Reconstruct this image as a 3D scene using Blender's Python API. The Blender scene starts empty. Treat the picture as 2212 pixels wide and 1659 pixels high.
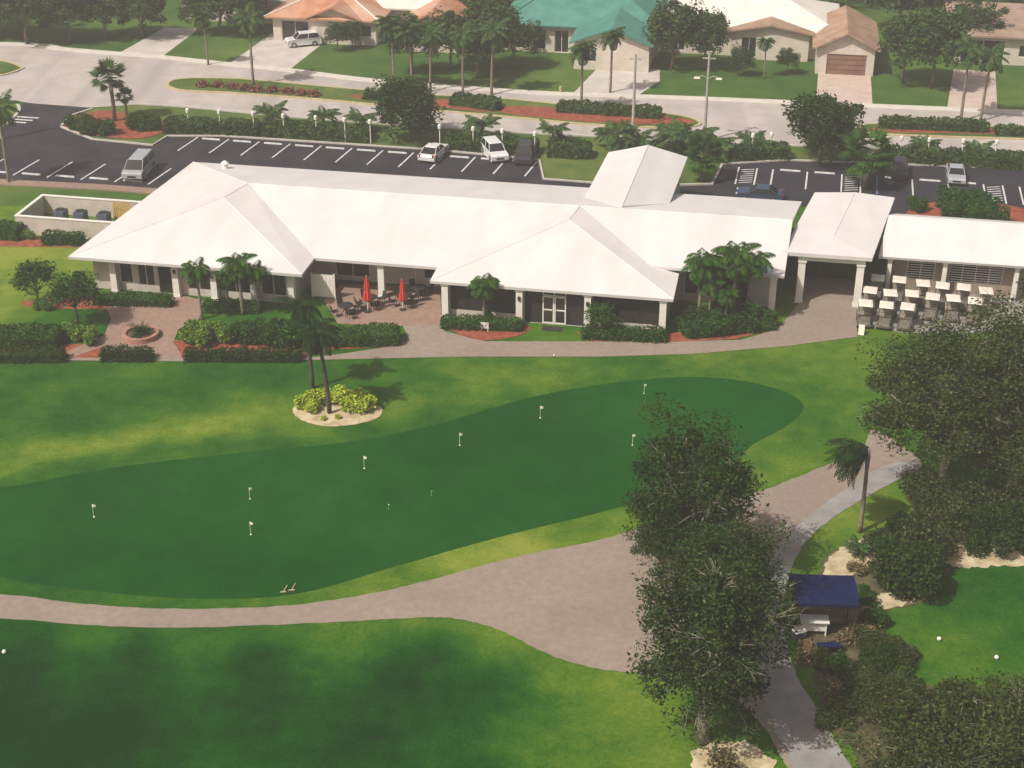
import bpy, math, random
import numpy as np
from mathutils import Vector, Matrix
R=math.radians
random.seed(3)
# ------------------------------------------------------------------ survey
W,H=2212.0,1659.0
TH=R(28.0); F=3252.0; CH=45.9
def G(px,py,z=0.0):
    """ground (or height z) point measured from the aerial photograph"""
    u=(px-W/2)/F; v=(H/2-py)/F
    d=Vector((u, math.cos(TH)+v*math.sin(TH), -math.sin(TH)+v*math.cos(TH)))
    t=(CH-z)/-d.z
    return Vector((d.x*t,d.y*t,z))
scene=bpy.context.scene
COL=scene.collection
# ------------------------------------------------------------------ materials
def newmat(name):
    m=bpy.data.materials.new(name); m.use_nodes=True
    nt=m.node_tree; b=nt.nodes['Principled BSDF']; return m,nt,b
def mat(name,c1,c2=None,scale=3.0,rough=0.8,bump=0.0,bscale=None,metal=0.0,world=False,scale2=None,c3=None,spec=0.3,contrast=(0.35,0.65),streak=False):
    m,nt,b=newmat(name); N=nt.nodes; L=nt.links
    b.inputs['Roughness'].default_value=rough; b.inputs['Metallic'].default_value=metal
    b.inputs['Specular IOR Level'].default_value=spec
    b.inputs['Base Color'].default_value=(*c1,1)
    if world:
        g=N.new('ShaderNodeNewGeometry'); co=g.outputs['Position']
    else:
        g=N.new('ShaderNodeTexCoord'); co=g.outputs['Object']
    if c2:
        n=N.new('ShaderNodeTexNoise'); n.inputs['Scale'].default_value=scale; n.inputs['Detail'].default_value=3; n.inputs['Roughness'].default_value=0.65
        L.new(co,n.inputs['Vector'])
        r=N.new('ShaderNodeValToRGB'); r.color_ramp.elements[0].position=contrast[0]; r.color_ramp.elements[1].position=contrast[1]
        r.color_ramp.elements[0].color=(*c1,1); r.color_ramp.elements[1].color=(*c2,1)
        L.new(n.outputs['Fac'],r.inputs['Fac']); out=r.outputs['Color']
        if c3:
            n2=N.new('ShaderNodeTexNoise'); n2.inputs['Scale'].default_value=scale2 or scale*0.1; n2.inputs['Detail'].default_value=2
            if streak:
                mp=N.new('ShaderNodeMapping'); mp.inputs['Scale'].default_value=(1,.12,1); L.new(co,mp.inputs['Vector']); L.new(mp.outputs[0],n2.inputs['Vector'])
            else: L.new(co,n2.inputs['Vector'])
            r2=N.new('ShaderNodeValToRGB'); r2.color_ramp.elements[0].position=0.45; r2.color_ramp.elements[1].position=0.7
            r2.color_ramp.elements[0].color=(0,0,0,1); r2.color_ramp.elements[1].color=(1,1,1,1)
            L.new(n2.outputs['Fac'],r2.inputs['Fac'])
            mx=N.new('ShaderNodeMixRGB'); L.new(r2.outputs['Color'],mx.inputs['Fac']); L.new(out,mx.inputs['Color1']); mx.inputs['Color2'].default_value=(*c3,1)
            out=mx.outputs['Color']
        L.new(out,b.inputs['Base Color'])
    if bump>0:
        n=N.new('ShaderNodeTexNoise'); n.inputs['Scale'].default_value=bscale or scale*6; n.inputs['Detail'].default_value=2
        L.new(co,n.inputs['Vector'])
        bp=N.new('ShaderNodeBump'); bp.inputs['Strength'].default_value=bump; bp.inputs['Distance'].default_value=0.05
        L.new(n.outputs['Fac'],bp.inputs['Height']); L.new(bp.outputs['Normal'],b.inputs['Normal'])
    return m
def leafmat(name,dark,light,accent=None,trans=0.0,k=1.0):
    dark=tuple(x*k for x in dark); light=tuple(x*k for x in light)
    m,nt,b=newmat(name); N=nt.nodes; L=nt.links
    N.remove(b)
    g=N.new('ShaderNodeNewGeometry')
    r=N.new('ShaderNodeValToRGB'); e=r.color_ramp.elements
    e[0].position=0.05; e[0].color=(*dark,1); e[1].position=0.92; e[1].color=(*light,1)
    if accent:
        x=e.new(0.985); x.color=(*accent,1)
    L.new(g.outputs['Random Per Island'],r.inputs['Fac'])
    b=N.new('ShaderNodeBsdfDiffuse'); L.new(r.outputs['Color'],b.inputs['Color'])
    if trans<=0: L.new(b.outputs[0],N['Material Output'].inputs['Surface']); return m
    t=N.new('ShaderNodeBsdfTranslucent'); L.new(r.outputs['Color'],t.inputs['Color'])
    mx=N.new('ShaderNodeMixShader'); mx.inputs[0].default_value=trans
    L.new(b.outputs[0],mx.inputs[1]); L.new(t.outputs[0],mx.inputs[2]); L.new(mx.outputs[0],N['Material Output'].inputs['Surface'])
    return m
def grassmat(name,cols,s_big,s_mid,s_fine=6.0,bump=0.4,attr=None,amt=0.5):
    m,nt,b=newmat(name); N=nt.nodes; L=nt.links
    g=N.new('ShaderNodeNewGeometry'); co=g.outputs['Position']
    def noise(s,d,ro=0.55):
        n=N.new('ShaderNodeTexNoise'); n.inputs['Scale'].default_value=s; n.inputs['Detail'].default_value=d; n.inputs['Roughness'].default_value=ro
        L.new(co,n.inputs['Vector']); return n.outputs['Fac']
    def math_(op,a,bv):
        x=N.new('ShaderNodeMath'); x.operation=op
        for i,v in enumerate((a,bv)):
            if isinstance(v,(int,float)): x.inputs[i].default_value=v
            else: L.new(v,x.inputs[i])
        return x.outputs[0]
    big=noise(s_big,2); mid=noise(s_mid,4,0.7); fine=noise(s_fine,2,0.7)
    v=math_('ADD',math_('MULTIPLY',big,0.4),math_('ADD',math_('MULTIPLY',mid,0.33),math_('MULTIPLY',fine,0.27)))
    r=N.new('ShaderNodeValToRGB'); e=r.color_ramp.elements
    if attr:
        at=N.new('ShaderNodeAttribute'); at.attribute_name=attr
        v=math_('ADD',at.outputs['Fac'],math_('MULTIPLY',math_('SUBTRACT',v,0.5),amt*4)); 
        ps=[i/(len(cols)-1) for i in range(len(cols))]
    else: ps=[0.36+0.28*i/(len(cols)-1) for i in range(len(cols))]
    e[0].position=ps[0]; e[0].color=(*cols[0],1); e[1].position=ps[-1]; e[1].color=(*cols[-1],1)
    for p,c in zip(ps[1:-1],cols[1:-1]):
        x=e.new(p); x.color=(*c,1)
    L.new(v,r.inputs['Fac']); L.new(r.outputs['Color'],b.inputs['Base Color'])
    b.inputs['Roughness'].default_value=0.95; b.inputs['Specular IOR Level'].default_value=0.02
    if bump:
        bp=N.new('ShaderNodeBump'); bp.inputs['Strength'].default_value=bump; bp.inputs['Distance'].default_value=0.08
        L.new(noise(s_fine*2,2,0.8),bp.inputs['Height']); L.new(bp.outputs['Normal'],b.inputs['Normal'])
    return m
def pavermat(name,c1,c2,c3,sx=0.22):
    m,nt,b=newmat(name); N=nt.nodes; L=nt.links
    g=N.new('ShaderNodeNewGeometry')
    br=N.new('ShaderNodeTexBrick'); br.inputs['Scale'].default_value=1.0
    br.inputs['Brick Width'].default_value=sx*2; br.inputs['Row Height'].default_value=sx; br.inputs['Mortar Size'].default_value=0.01
    br.inputs['Color1'].default_value=(*c1,1); br.inputs['Color2'].default_value=(*c2,1); br.inputs['Mortar'].default_value=(*c3,1)
    mp=N.new('ShaderNodeMapping'); mp.inputs['Rotation'].default_value=(0,0,R(35)); L.new(g.outputs['Position'],mp.inputs['Vector']); L.new(mp.outputs[0],br.inputs['Vector'])
    out=br.outputs['Color']
    for sc,lo,hi,d in ((0.2,.88,1.06,3),(2.2,.86,1.10,4)):
        n=N.new('ShaderNodeTexNoise'); n.inputs['Scale'].default_value=sc; n.inputs['Detail'].default_value=d; n.inputs['Roughness'].default_value=.65; L.new(g.outputs['Position'],n.inputs['Vector'])
        r=N.new('ShaderNodeValToRGB'); r.color_ramp.elements[0].position=0.3; r.color_ramp.elements[0].color=(lo,lo,lo,1); r.color_ramp.elements[1].position=0.7; r.color_ramp.elements[1].color=(hi,hi,hi,1)
        L.new(n.outputs['Fac'],r.inputs['Fac'])
        mx=N.new('ShaderNodeMixRGB'); mx.blend_type='MULTIPLY'; mx.inputs[0].default_value=1
        L.new(out,mx.inputs[1]); L.new(r.outputs['Color'],mx.inputs[2]); out=mx.outputs[0]
    L.new(out,b.inputs['Base Color'])
    b.inputs['Roughness'].default_value=0.85
    return m
M={}
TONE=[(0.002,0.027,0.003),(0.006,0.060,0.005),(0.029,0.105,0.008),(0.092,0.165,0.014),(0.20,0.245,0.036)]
M['lawn']=grassmat('lawn_grass',[(0.028,0.078,0.014),(0.045,0.105,0.018),(0.075,0.135,0.025),(0.12,0.165,0.04)],0.05,0.35)  # base lawn kept paler, distance haze put into its colour
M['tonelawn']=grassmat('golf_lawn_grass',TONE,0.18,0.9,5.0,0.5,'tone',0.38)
M['verge']=grassmat('verge_grass',[(0.035,0.078,0.018),(0.06,0.11,0.024),(0.11,0.15,0.036),(0.17,0.18,0.055)],0.12,0.6)
M['green']=grassmat('putting_green_grass',[(0.002,0.044,0.004),(0.003,0.057,0.005),(0.006,0.070,0.007),(0.013,0.086,0.009)],0.07,0.5,6.0,0.1)
M['road']=mat('road_concrete',(0.385,0.345,0.325),(0.465,0.42,0.40),0.5,0.85,0,world=True,c3=(0.345,0.31,0.295),scale2=0.35,streak=True)
M['walk']=mat('sidewalk_concrete',(0.52,0.48,0.43),(0.62,0.58,0.52),1.0,0.85,world=True)
M['drive']=mat('driveway_concrete',(0.44,0.40,0.37),(0.54,0.50,0.46),0.6,0.85,world=True)
M['drivepink']=mat('driveway_pavers',(0.45,0.35,0.30),(0.54,0.44,0.38),0.8,0.85,world=True)
M['asphalt']=mat('asphalt',(0.015,0.014,0.021),(0.032,0.030,0.040),0.35,0.85,0,world=True,c3=(0.021,0.020,0.031))
M['paver']=pavermat('path_pavers',(0.258,0.205,0.166),(0.288,0.230,0.188),(0.21,0.168,0.138),0.13)
M['patio']=pavermat('patio_brick',(0.27,0.17,0.13),(0.32,0.215,0.165),(0.21,0.145,0.115),0.12)
M['concpath']=mat('path_concrete',(0.215,0.208,0.198),(0.295,0.288,0.275),0.6,0.9,0.1,6,world=True)
M['mulch']=mat('red_mulch',(0.18,0.040,0.022),(0.32,0.09,0.048),2.0,0.95,0.4,9,world=True)
M['soil']=mat('planting_soil',(0.030,0.042,0.014),(0.12,0.095,0.05),0.9,0.95,0.5,9,world=True)
M['sand']=mat('sand',(0.34,0.27,0.15),(0.56,0.48,0.32),1.2,0.95,0.5,7,world=True)
M['yellow']=mat('yellow_kerb_paint',(0.40,0.32,0.16),(0.50,0.43,0.26),2.0,0.8)
M['kerb']=mat('kerb_concrete',(0.40,0.37,0.33),(0.50,0.47,0.43),2.0,0.85)
M['line']=mat('white_line_paint',(0.46,0.46,0.46),(0.66,0.66,0.65),3.0,0.7,world=True)
M['blueline']=mat('blue_line_paint',(0.12,0.17,0.30),(0.18,0.24,0.38),3.0,0.7,world=True)
M['roof']=mat('white_metal_roof',(0.615,0.590,0.585),(0.665,0.64,0.635),0.35,0.6,0.05,5,c3=(0.595,0.567,0.56),scale2=0.5,streak=True)
M['wall']=mat('cream_stucco',(0.46,0.41,0.36),(0.56,0.50,0.44),0.8,0.9,0,20)
M['white']=mat('white_paint',(0.68,0.65,0.60),(0.76,0.73,0.68),1.5,0.6)
M['tanwall']=mat('tan_wall',(0.26,0.20,0.15),(0.32,0.25,0.19),0.8,0.9)
M['glass']=mat('dark_glass',(0.012,0.012,0.012),(0.03,0.03,0.028),0.6,0.15,spec=0.5)
M['screen']=mat('dark_screen',(0.014,0.012,0.010),(0.028,0.025,0.022),1.0,0.7)
M['passshade']=mat('passage_shade',(0.015,0.013,0.013),(0.028,0.024,0.024),1.0,0.9)
M['bark']=mat('bark',(0.10,0.075,0.055),(0.20,0.16,0.13),3.0,0.95,0.4,12)
M['palebark']=mat('pale_bark',(0.20,0.17,0.13),(0.34,0.30,0.25),3.0,0.95,0.4,12)
M['palmtrunk']=mat('palm_trunk',(0.14,0.11,0.085),(0.26,0.22,0.17),4.0,0.95,0.4,8)
M['darktrunk']=mat('dark_palm_trunk',(0.04,0.032,0.026),(0.09,0.075,0.06),4.0,0.95,0.4,8)
M['leaf']=leafmat('oak_leaves',(0.006,0.022,0.004),(0.036,0.072,0.013))
M['leaflow']=leafmat('pale_oak_leaves',(0.007,0.022,0.005),(0.044,0.078,0.020),(0.10,0.13,0.06))  # slightly paler leaf colours than oak_leaves, with a pale accent
M['leafolive']=leafmat('olive_leaves',(0.012,0.028,0.006),(0.062,0.086,0.022),(0.12,0.125,0.05))
M['leafmid']=leafmat('garden_leaves',(0.010,0.042,0.006),(0.046,0.112,0.015))
M['leaffar']=leafmat('hazed_far_leaves',(0.014,0.038,0.010),(0.060,0.108,0.027))  # far foliage, made paler to put distance haze into the leaf colour
M['leafbright']=leafmat('bright_shrub_leaves',(0.05,0.12,0.012),(0.16,0.28,0.035),(0.26,0.33,0.05))
M['leafyellow']=leafmat('golden_shrub_leaves',(0.17,0.27,0.02),(0.46,0.55,0.045),(0.55,0.58,0.07))
M['palmdark']=leafmat('dark_palm_fronds',(0.005,0.020,0.005),(0.026,0.058,0.016),trans=.2)
M['palmleaf']=leafmat('palm_fronds',(0.012,0.040,0.010),(0.045,0.10,0.024),trans=.2)
M['palmfar']=leafmat('hazed_palm_fronds',(0.016,0.042,0.012),(0.060,0.112,0.030))  # paler fronds for the street side, haze put into the colour
M['palmbright']=leafmat('palm_fronds_light',(0.012,0.048,0.006),(0.056,0.135,0.020),trans=.25)
M['drybrush']=leafmat('dry_foliage',(0.07,0.06,0.025),(0.19,0.16,0.07),(0.36,0.29,0.14))
M['flower']=leafmat('red_flowers',(0.10,0.06,0.03),(0.32,0.11,0.08),(0.4,0.22,0.14))
M['red']=mat('red_canvas',(0.50,0.025,0.018),(0.62,0.06,0.035),3.0,0.8)
M['black']=mat('black_metal',(0.02,0.02,0.02),(0.035,0.035,0.035),3.0,0.5)
M['rubber']=mat('tyre_rubber',(0.015,0.015,0.015),(0.03,0.03,0.03),6.0,0.9)
M['chrome']=mat('wheel_alloy',(0.45,0.45,0.46),(0.55,0.55,0.56),6.0,0.35,metal=0.6)
M['lamp']=mat('headlight_lens',(0.6,0.62,0.65),(0.7,0.72,0.75),6,0.15)
M['tail']=mat('tail_light_lens',(0.3,0.01,0.01),(0.4,0.02,0.02),6,0.25)
M['cartroof']=mat('cream_cart_roof',(0.64,0.60,0.52),(0.74,0.70,0.62),1.5,0.5)
M['cartbody']=mat('beige_cart_body',(0.10,0.088,0.07),(0.17,0.15,0.12),1.5,0.5)
M['seat']=mat('vinyl_seat',(0.26,0.23,0.18),(0.35,0.31,0.25),2,0.6)
M['navy']=mat('navy_canvas',(0.005,0.010,0.048),(0.009,0.016,0.068),1.5,0.95,spec=.05)
M['teal']=mat('teal_roof',(0.05,0.19,0.15),(0.08,0.25,0.20),0.6,0.7,0.2,6)
M['terra']=mat('terracotta_roof',(0.40,0.17,0.09),(0.54,0.28,0.17),0.7,0.8,0.3,6,c3=(0.52,0.33,0.24),scale2=0.2)
M['brownroof']=mat('brown_tile_roof',(0.28,0.17,0.11),(0.40,0.27,0.19),0.7,0.8,0.3,6)
M['pinkroof']=mat('rose_brown_roof',(0.28,0.19,0.15),(0.37,0.26,0.20),0.7,0.8,0.2,6)
M['paleroof']=mat('pale_reflective_roof',(0.66,0.62,0.56),(0.76,0.72,0.65),0.5,0.6)
M['garage']=mat('brown_garage_door',(0.18,0.10,0.075),(0.24,0.14,0.10),1,0.6)
M['housewall']=mat('house_stucco',(0.52,0.46,0.39),(0.62,0.56,0.49),0.7,0.9)
M['wood']=mat('yellow_wood',(0.45,0.28,0.08),(0.6,0.4,0.14),2,0.8)
M['crate']=mat('brown_wood',(0.14,0.09,0.05),(0.24,0.16,0.09),2,0.8)
M['pole']=mat('pole_concrete',(0.30,0.28,0.26),(0.42,0.40,0.37),2,0.85)
M['acunit']=mat('grey_metal',(0.06,0.08,0.11),(0.11,0.13,0.17),2,0.5)
M['brick']=mat('planter_brick',(0.30,0.14,0.10),(0.42,0.23,0.17),4,0.9)
def paint(name,c): return mat(name,c,tuple(min(1,x*1.12) for x in c),1.2,0.28,spec=0.6)
M['p_white']=paint('white_car_paint',(0.60,0.60,0.60)); M['p_silver']=paint('silver_car_paint',(0.32,0.34,0.36))
M['p_dark']=paint('dark_car_paint',(0.03,0.03,0.035)); M['p_blue']=paint('blue_car_paint',(0.03,0.05,0.10))
# ------------------------------------------------------------------ mesh builder
class MB:
    def __init__(s): s.v=[]; s.f=[]
    def add(s,v,f):
        o=len(s.v); s.v+= [tuple(p) for p in v]; s.f+=[tuple(i+o for i in q) for q in f]; return s
    def box(s,x0,x1,y0,y1,z0,z1,tx=0,ty=0):
        v=[(x0,y0,z0),(x1,y0,z0),(x1,y1,z0),(x0,y1,z0),(x0+tx,y0+ty,z1),(x1-tx,y0+ty,z1),(x1-tx,y1-ty,z1),(x0+tx,y1-ty,z1)]
        return s.add(v,[(3,2,1,0),(4,5,6,7),(0,1,5,4),(1,2,6,5),(2,3,7,6),(3,0,4,7)])
    def tube(s,pts,rad,n=8,cap=True):
        pts=[Vector(p) for p in pts]; vs=[]; fs=[]
        for i,p in enumerate(pts):
            d=(pts[min(i+1,len(pts)-1)]-pts[max(i-1,0)]).normalized()
            a=d.orthogonal().normalized() if i==0 else (a-d*a.dot(d)).normalized()
            b=d.cross(a); r=rad[i] if isinstance(rad,(list,tuple)) else rad
            for k in range(n):
                t=2*math.pi*k/n; vs.append(p+a*math.cos(t)*r+b*math.sin(t)*r)
        for i in range(len(pts)-1):
            for k in range(n): fs.append((i*n+k,i*n+(k+1)%n,(i+1)*n+(k+1)%n,(i+1)*n+k))
        if cap: fs.append(tuple(range(n))[::-1]); fs.append(tuple((len(pts)-1)*n+k for k in range(n)))
        return s.add(vs,fs)
    def lathe(s,prof,n=16,c=(0,0,0),flute=0.0):
        vs=[];fs=[]
        for r,z in prof:
            for k in range(n):
                t=2*math.pi*k/n; rr=r*(1-(flute if k%2 else 0)); vs.append((c[0]+rr*math.cos(t),c[1]+rr*math.sin(t),c[2]+z))
        for i in range(len(prof)-1):
            for k in range(n): fs.append((i*n+k,i*n+(k+1)%n,(i+1)*n+(k+1)%n,(i+1)*n+k))
        fs.append(tuple(range(n))[::-1]); fs.append(tuple((len(prof)-1)*n+k for k in range(n)))
        return s.add(vs,fs)
    def mesh(s,name,m,smooth=False):
        me=bpy.data.meshes.new(name); me.from_pydata(s.v,[],s.f); me.update()
        if m: me.materials.append(M[m])
        if smooth: me.polygons.foreach_set('use_smooth',[True]*len(me.polygons))
        return me
def obj(name,me,parent=None,loc=(0,0,0),rz=0,bevel=0):
    o=bpy.data.objects.new(name,me); COL.objects.link(o); o.location=loc; o.rotation_euler=(0,0,rz)
    if parent: o.parent=parent
    if bevel:
        b=o.modifiers.new('bevel','BEVEL'); b.width=bevel; b.segments=2; b.limit_method='ANGLE'
    return o
def lab(o,l,c,g=None):
    o['label']=l; o['category']=c
    if g: o['group']=g
    return o
def empty(name,loc,rz,l,c,g=None):
    o=bpy.data.objects.new(name,None); o.empty_display_size=0.3; COL.objects.link(o)
    o.location=loc; o.rotation_euler=(0,0,rz); return lab(o,l,c,g)
def copytree(src,parent=None):
    n=src.copy(); COL.objects.link(n)
    if parent: n.parent=parent; n.matrix_parent_inverse=src.matrix_parent_inverse
    for c in list(src.children): copytree(c,n)
    return n
def place(src,loc,rz=0,s=1.0,l=None):
    n=copytree(src); n.location=loc; n.rotation_euler=(0,0,rz)
    n.scale=(s,s,s) if not isinstance(s,tuple) else s
    if l: n['label']=l
    return n
USED={}
def inst(key,loc,rz=0,s=1.0,l=None):
    """first use moves the prototype itself, later uses copy it"""
    if not USED.get(key):
        USED[key]=True; o=PROTO[key]; o.location=loc; o.rotation_euler=(0,0,rz); BASE[key]=o['label']
        o.scale=(s,s,s) if not isinstance(s,tuple) else s
        if l: o['label']=l
        return o
    return place(PROTO[key],loc,rz,s,l or BASE[key])
PROTO={}; BASE={}
# ------------------------------------------------------------------ ground sheets
def smooth(p,n=6,closed=True):
    out=[];N_=len(p)
    for i in range(N_ if closed else N_-1):
        if closed: a,b,c,d=[Vector(p[(i+k)%N_]) for k in (-1,0,1,2)]
        else: a,b,c,d=Vector(p[max(i-1,0)]),Vector(p[i]),Vector(p[i+1]),Vector(p[min(i+2,N_-1)])
        for k in range(n):
            t=k/n; out.append(0.5*((2*b)+(c-a)*t+(2*a-5*b+4*c-d)*t*t+(3*b-a-3*c+d)*t**3))
    if not closed: out.append(Vector(p[-1]))
    return out
def sheet(name,pts,z,m,sm=False,rag=0.0):
    w=[G(x,y) for x,y in pts]
    if sm: w=smooth(w,10 if rag else 8)
    if rag:
        rr=random.Random(len(pts)*7+int(pts[0][0])); w=[p+Vector((rr.uniform(-rag,rag),rr.uniform(-rag,rag),0)) for p in w]
    me=bpy.data.meshes.new(name); me.from_pydata([(p.x,p.y,z) for p in w],[],[tuple(range(len(w)))]); me.materials.append(M[m])
    if me.polygons[0].normal.z<0: me.flip_normals()
    o=bpy.data.objects.new(name,me); COL.objects.link(o); o['kind']='structure'; return o
def ribbon(name,pts,width,z0,z1,m,sm=True,closed=False):
    w=[G(x,y) for x,y in pts]
    if sm: w=smooth(w,5,closed)
    if closed: w.append(w[0].copy())
    mb=MB(); vs=[]
    for i,p in enumerate(w):
        d=(w[min(i+1,len(w)-1)]-w[max(i-1,0)]); 
        if closed and i in (0,len(w)-1): d=w[1]-w[-2]
        d.normalize(); n=Vector((-d.y,d.x,0))*width/2
        vs+=[(p.x-n.x,p.y-n.y,z0),(p.x-n.x,p.y-n.y,z1),(p.x+n.x,p.y+n.y,z1),(p.x+n.x,p.y+n.y,z0)]
    fs=[]
    for i in range(len(w)-1):
        a=i*4;b=a+4
        for k in range(3): fs.append((a+k,b+k,b+k+1,a+k+1))
    mb.add(vs,fs); o=obj(name,mb.mesh(name,m)); o['kind']='structure'; return o
g=MB().add([(-900,-300,0),(900,-300,0),(900,1500,0),(-900,1500,0)],[(0,1,2,3)]); o=obj('ground',g.mesh('ground','lawn')); o['kind']='structure'
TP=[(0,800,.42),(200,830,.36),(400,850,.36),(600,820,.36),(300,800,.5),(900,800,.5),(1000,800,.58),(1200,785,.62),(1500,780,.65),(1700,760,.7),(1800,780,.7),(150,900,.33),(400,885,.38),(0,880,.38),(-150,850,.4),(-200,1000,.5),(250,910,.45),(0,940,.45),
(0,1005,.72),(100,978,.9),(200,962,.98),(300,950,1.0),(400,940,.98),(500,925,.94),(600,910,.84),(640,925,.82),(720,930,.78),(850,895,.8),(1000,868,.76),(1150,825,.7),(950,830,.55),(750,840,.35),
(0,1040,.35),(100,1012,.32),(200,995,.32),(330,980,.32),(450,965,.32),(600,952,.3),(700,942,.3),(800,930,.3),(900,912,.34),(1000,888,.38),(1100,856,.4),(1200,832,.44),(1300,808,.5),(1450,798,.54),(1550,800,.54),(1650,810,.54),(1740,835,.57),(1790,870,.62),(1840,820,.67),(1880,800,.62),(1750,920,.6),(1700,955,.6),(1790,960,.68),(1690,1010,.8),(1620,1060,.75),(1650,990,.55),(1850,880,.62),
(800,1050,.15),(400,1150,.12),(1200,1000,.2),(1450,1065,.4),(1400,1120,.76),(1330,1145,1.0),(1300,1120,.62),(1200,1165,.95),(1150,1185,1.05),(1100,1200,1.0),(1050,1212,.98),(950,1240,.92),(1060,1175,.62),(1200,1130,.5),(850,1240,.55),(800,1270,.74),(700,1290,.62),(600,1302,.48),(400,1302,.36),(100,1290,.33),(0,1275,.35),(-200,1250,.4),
(0,1345,.35),(200,1365,.48),(400,1370,.5),(700,1365,.62),(900,1345,.68),(1050,1370,.72),(1100,1420,.55),(1200,1450,.74),(1300,1480,.82),(1350,1550,.78),(1400,1640,.72),(1300,1620,.66),(1230,1560,.5),(1160,1520,.3),(1080,1480,.14),(900,1420,.14),(600,1415,.11),(300,1420,.08),(0,1430,.06),(200,1600,0),(0,1550,0),(600,1530,.02),(600,1640,.2),(500,1655,.28),(800,1580,.02),(900,1500,.02),(1000,1620,.15),(1100,1650,.38),(1200,1640,.55),(300,1700,.08),(1150,1600,.35),  # low tones at lower left put a cast shade into the grass colour
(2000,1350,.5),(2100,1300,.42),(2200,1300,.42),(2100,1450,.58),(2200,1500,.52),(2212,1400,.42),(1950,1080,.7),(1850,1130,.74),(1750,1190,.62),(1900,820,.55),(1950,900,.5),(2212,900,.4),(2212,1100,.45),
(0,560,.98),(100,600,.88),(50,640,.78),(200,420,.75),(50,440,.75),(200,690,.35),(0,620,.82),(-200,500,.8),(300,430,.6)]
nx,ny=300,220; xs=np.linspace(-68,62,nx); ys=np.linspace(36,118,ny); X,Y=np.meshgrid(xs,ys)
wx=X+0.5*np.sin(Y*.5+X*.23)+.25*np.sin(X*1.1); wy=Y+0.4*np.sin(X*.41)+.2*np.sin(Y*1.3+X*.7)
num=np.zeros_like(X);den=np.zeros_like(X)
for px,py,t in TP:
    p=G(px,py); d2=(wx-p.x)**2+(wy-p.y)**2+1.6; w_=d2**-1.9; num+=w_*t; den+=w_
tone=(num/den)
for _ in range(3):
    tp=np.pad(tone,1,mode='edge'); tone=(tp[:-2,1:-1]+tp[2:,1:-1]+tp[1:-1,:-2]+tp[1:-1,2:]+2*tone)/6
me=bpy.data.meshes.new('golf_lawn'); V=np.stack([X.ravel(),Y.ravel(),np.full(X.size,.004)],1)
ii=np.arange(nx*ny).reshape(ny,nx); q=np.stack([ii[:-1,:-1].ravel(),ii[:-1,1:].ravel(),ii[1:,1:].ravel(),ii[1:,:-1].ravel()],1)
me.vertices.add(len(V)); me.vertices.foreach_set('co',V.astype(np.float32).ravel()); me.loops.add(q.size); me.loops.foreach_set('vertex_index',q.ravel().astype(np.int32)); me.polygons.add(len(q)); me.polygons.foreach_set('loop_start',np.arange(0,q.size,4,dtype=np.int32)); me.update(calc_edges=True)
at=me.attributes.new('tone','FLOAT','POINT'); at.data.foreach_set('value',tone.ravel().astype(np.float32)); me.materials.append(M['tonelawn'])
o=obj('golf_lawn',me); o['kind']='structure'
# street
top=[(-700,92),(0,95),(140,107),(250,116),(350,124),(500,140),(620,152),(800,174),(1000,190),(1200,203),(1500,213),(1900,230),(2212,243),(3000,278)]
bot=[(3000,372),(2212,333),(1700,315),(1300,296),(1000,280),(700,259),(560,247),(400,232),(300,226),(200,232),(130,232),(60,222),(20,214),(-700,200)]
sheet('road',top+bot,0.008,'road')
ribbon('sidewalk',top,1.3,0.0,0.06,'walk')
ribbon('kerb',[(x,y) for x,y in bot if x>=300 ],0.35,0,0.13,'kerb')
sheet('roadside_lawn',[(300,228),(560,249),(1000,283),(1300,298),(1700,318),(2212,336),(2800,368),(2800,390),(2212,362),(1700,345),(1560,352),(1500,395),(1170,385),(1165,345),(940,322),(480,292),(360,292),(330,312),(200,300),(130,275),(150,250),(200,236)],0.012,'verge')
med1=[(362,182),(400,171),(520,172),(700,188),(900,205),(1080,214),(1300,236),(1450,248),(1510,264),(1480,276),(1300,272),(1100,254),(900,236),(700,217),(500,202),(390,196)]
sheet('median',med1,0.10,'verge',True)
ribbon('median_kerb',med1,0.3,0,0.13,'yellow',True,True)
sheet('mulch_bed',[(770,207),(900,212),(1075,228),(1060,244),(900,228),(770,214)],0.106,'mulch',True)
sheet('mulch_bed',[(1080,232),(1200,235),(1400,250),(1495,262),(1470,271),(1300,267),(1100,248)],0.106,'mulch',True)
med2=[(1862,280),(1880,269),(2050,270),(2212,278),(2700,300),(2700,322),(2212,302),(2050,297),(1880,290)]
sheet('median',med2,0.10,'verge',True); ribbon('median_kerb',med2,0.3,0,0.13,'yellow',True,True)
sheet('mulch_bed',[(1885,280),(1960,272),(2200,284),(2220,292),(2050,290),(1890,287)],0.106,'mulch',True)
sheet('corner_lawn',[(-60,140),(0,133),(45,148),(30,158),(0,160),(-60,162)],0.06,'verge',True)
ribbon('kerb',[(-60,165),(0,164),(42,152),(46,145),(0,131),(-60,128)],0.3,0,0.12,'yellow')
sheet('corner_lawn',[(-200,215),(0,214),(28,222),(40,240),(20,262),(0,275),(-200,285)],0.06,'verge',True)
ribbon('kerb',[(-60,212),(0,212),(28,220),(42,238),(20,264),(0,277)],0.3,0,0.12,'kerb')
sheet('driveway',[(355,60),(430,62),(350,123),(255,116)],0.016,'drive')
sheet('driveway',[(590,70),(700,92),(625,151),(495,138)],0.016,'drive')
sheet('driveway',[(1300,138),(1425,150),(1425,175),(1370,212),(1235,205)],0.016,'drive')
sheet('driveway',[(1768,150),(1880,150),(1885,230),(1762,226)],0.016,'drivepink')
sheet('driveway',[(2060,150),(2150,155),(2155,242),(2045,238)],0.016,'drivepink')
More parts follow.
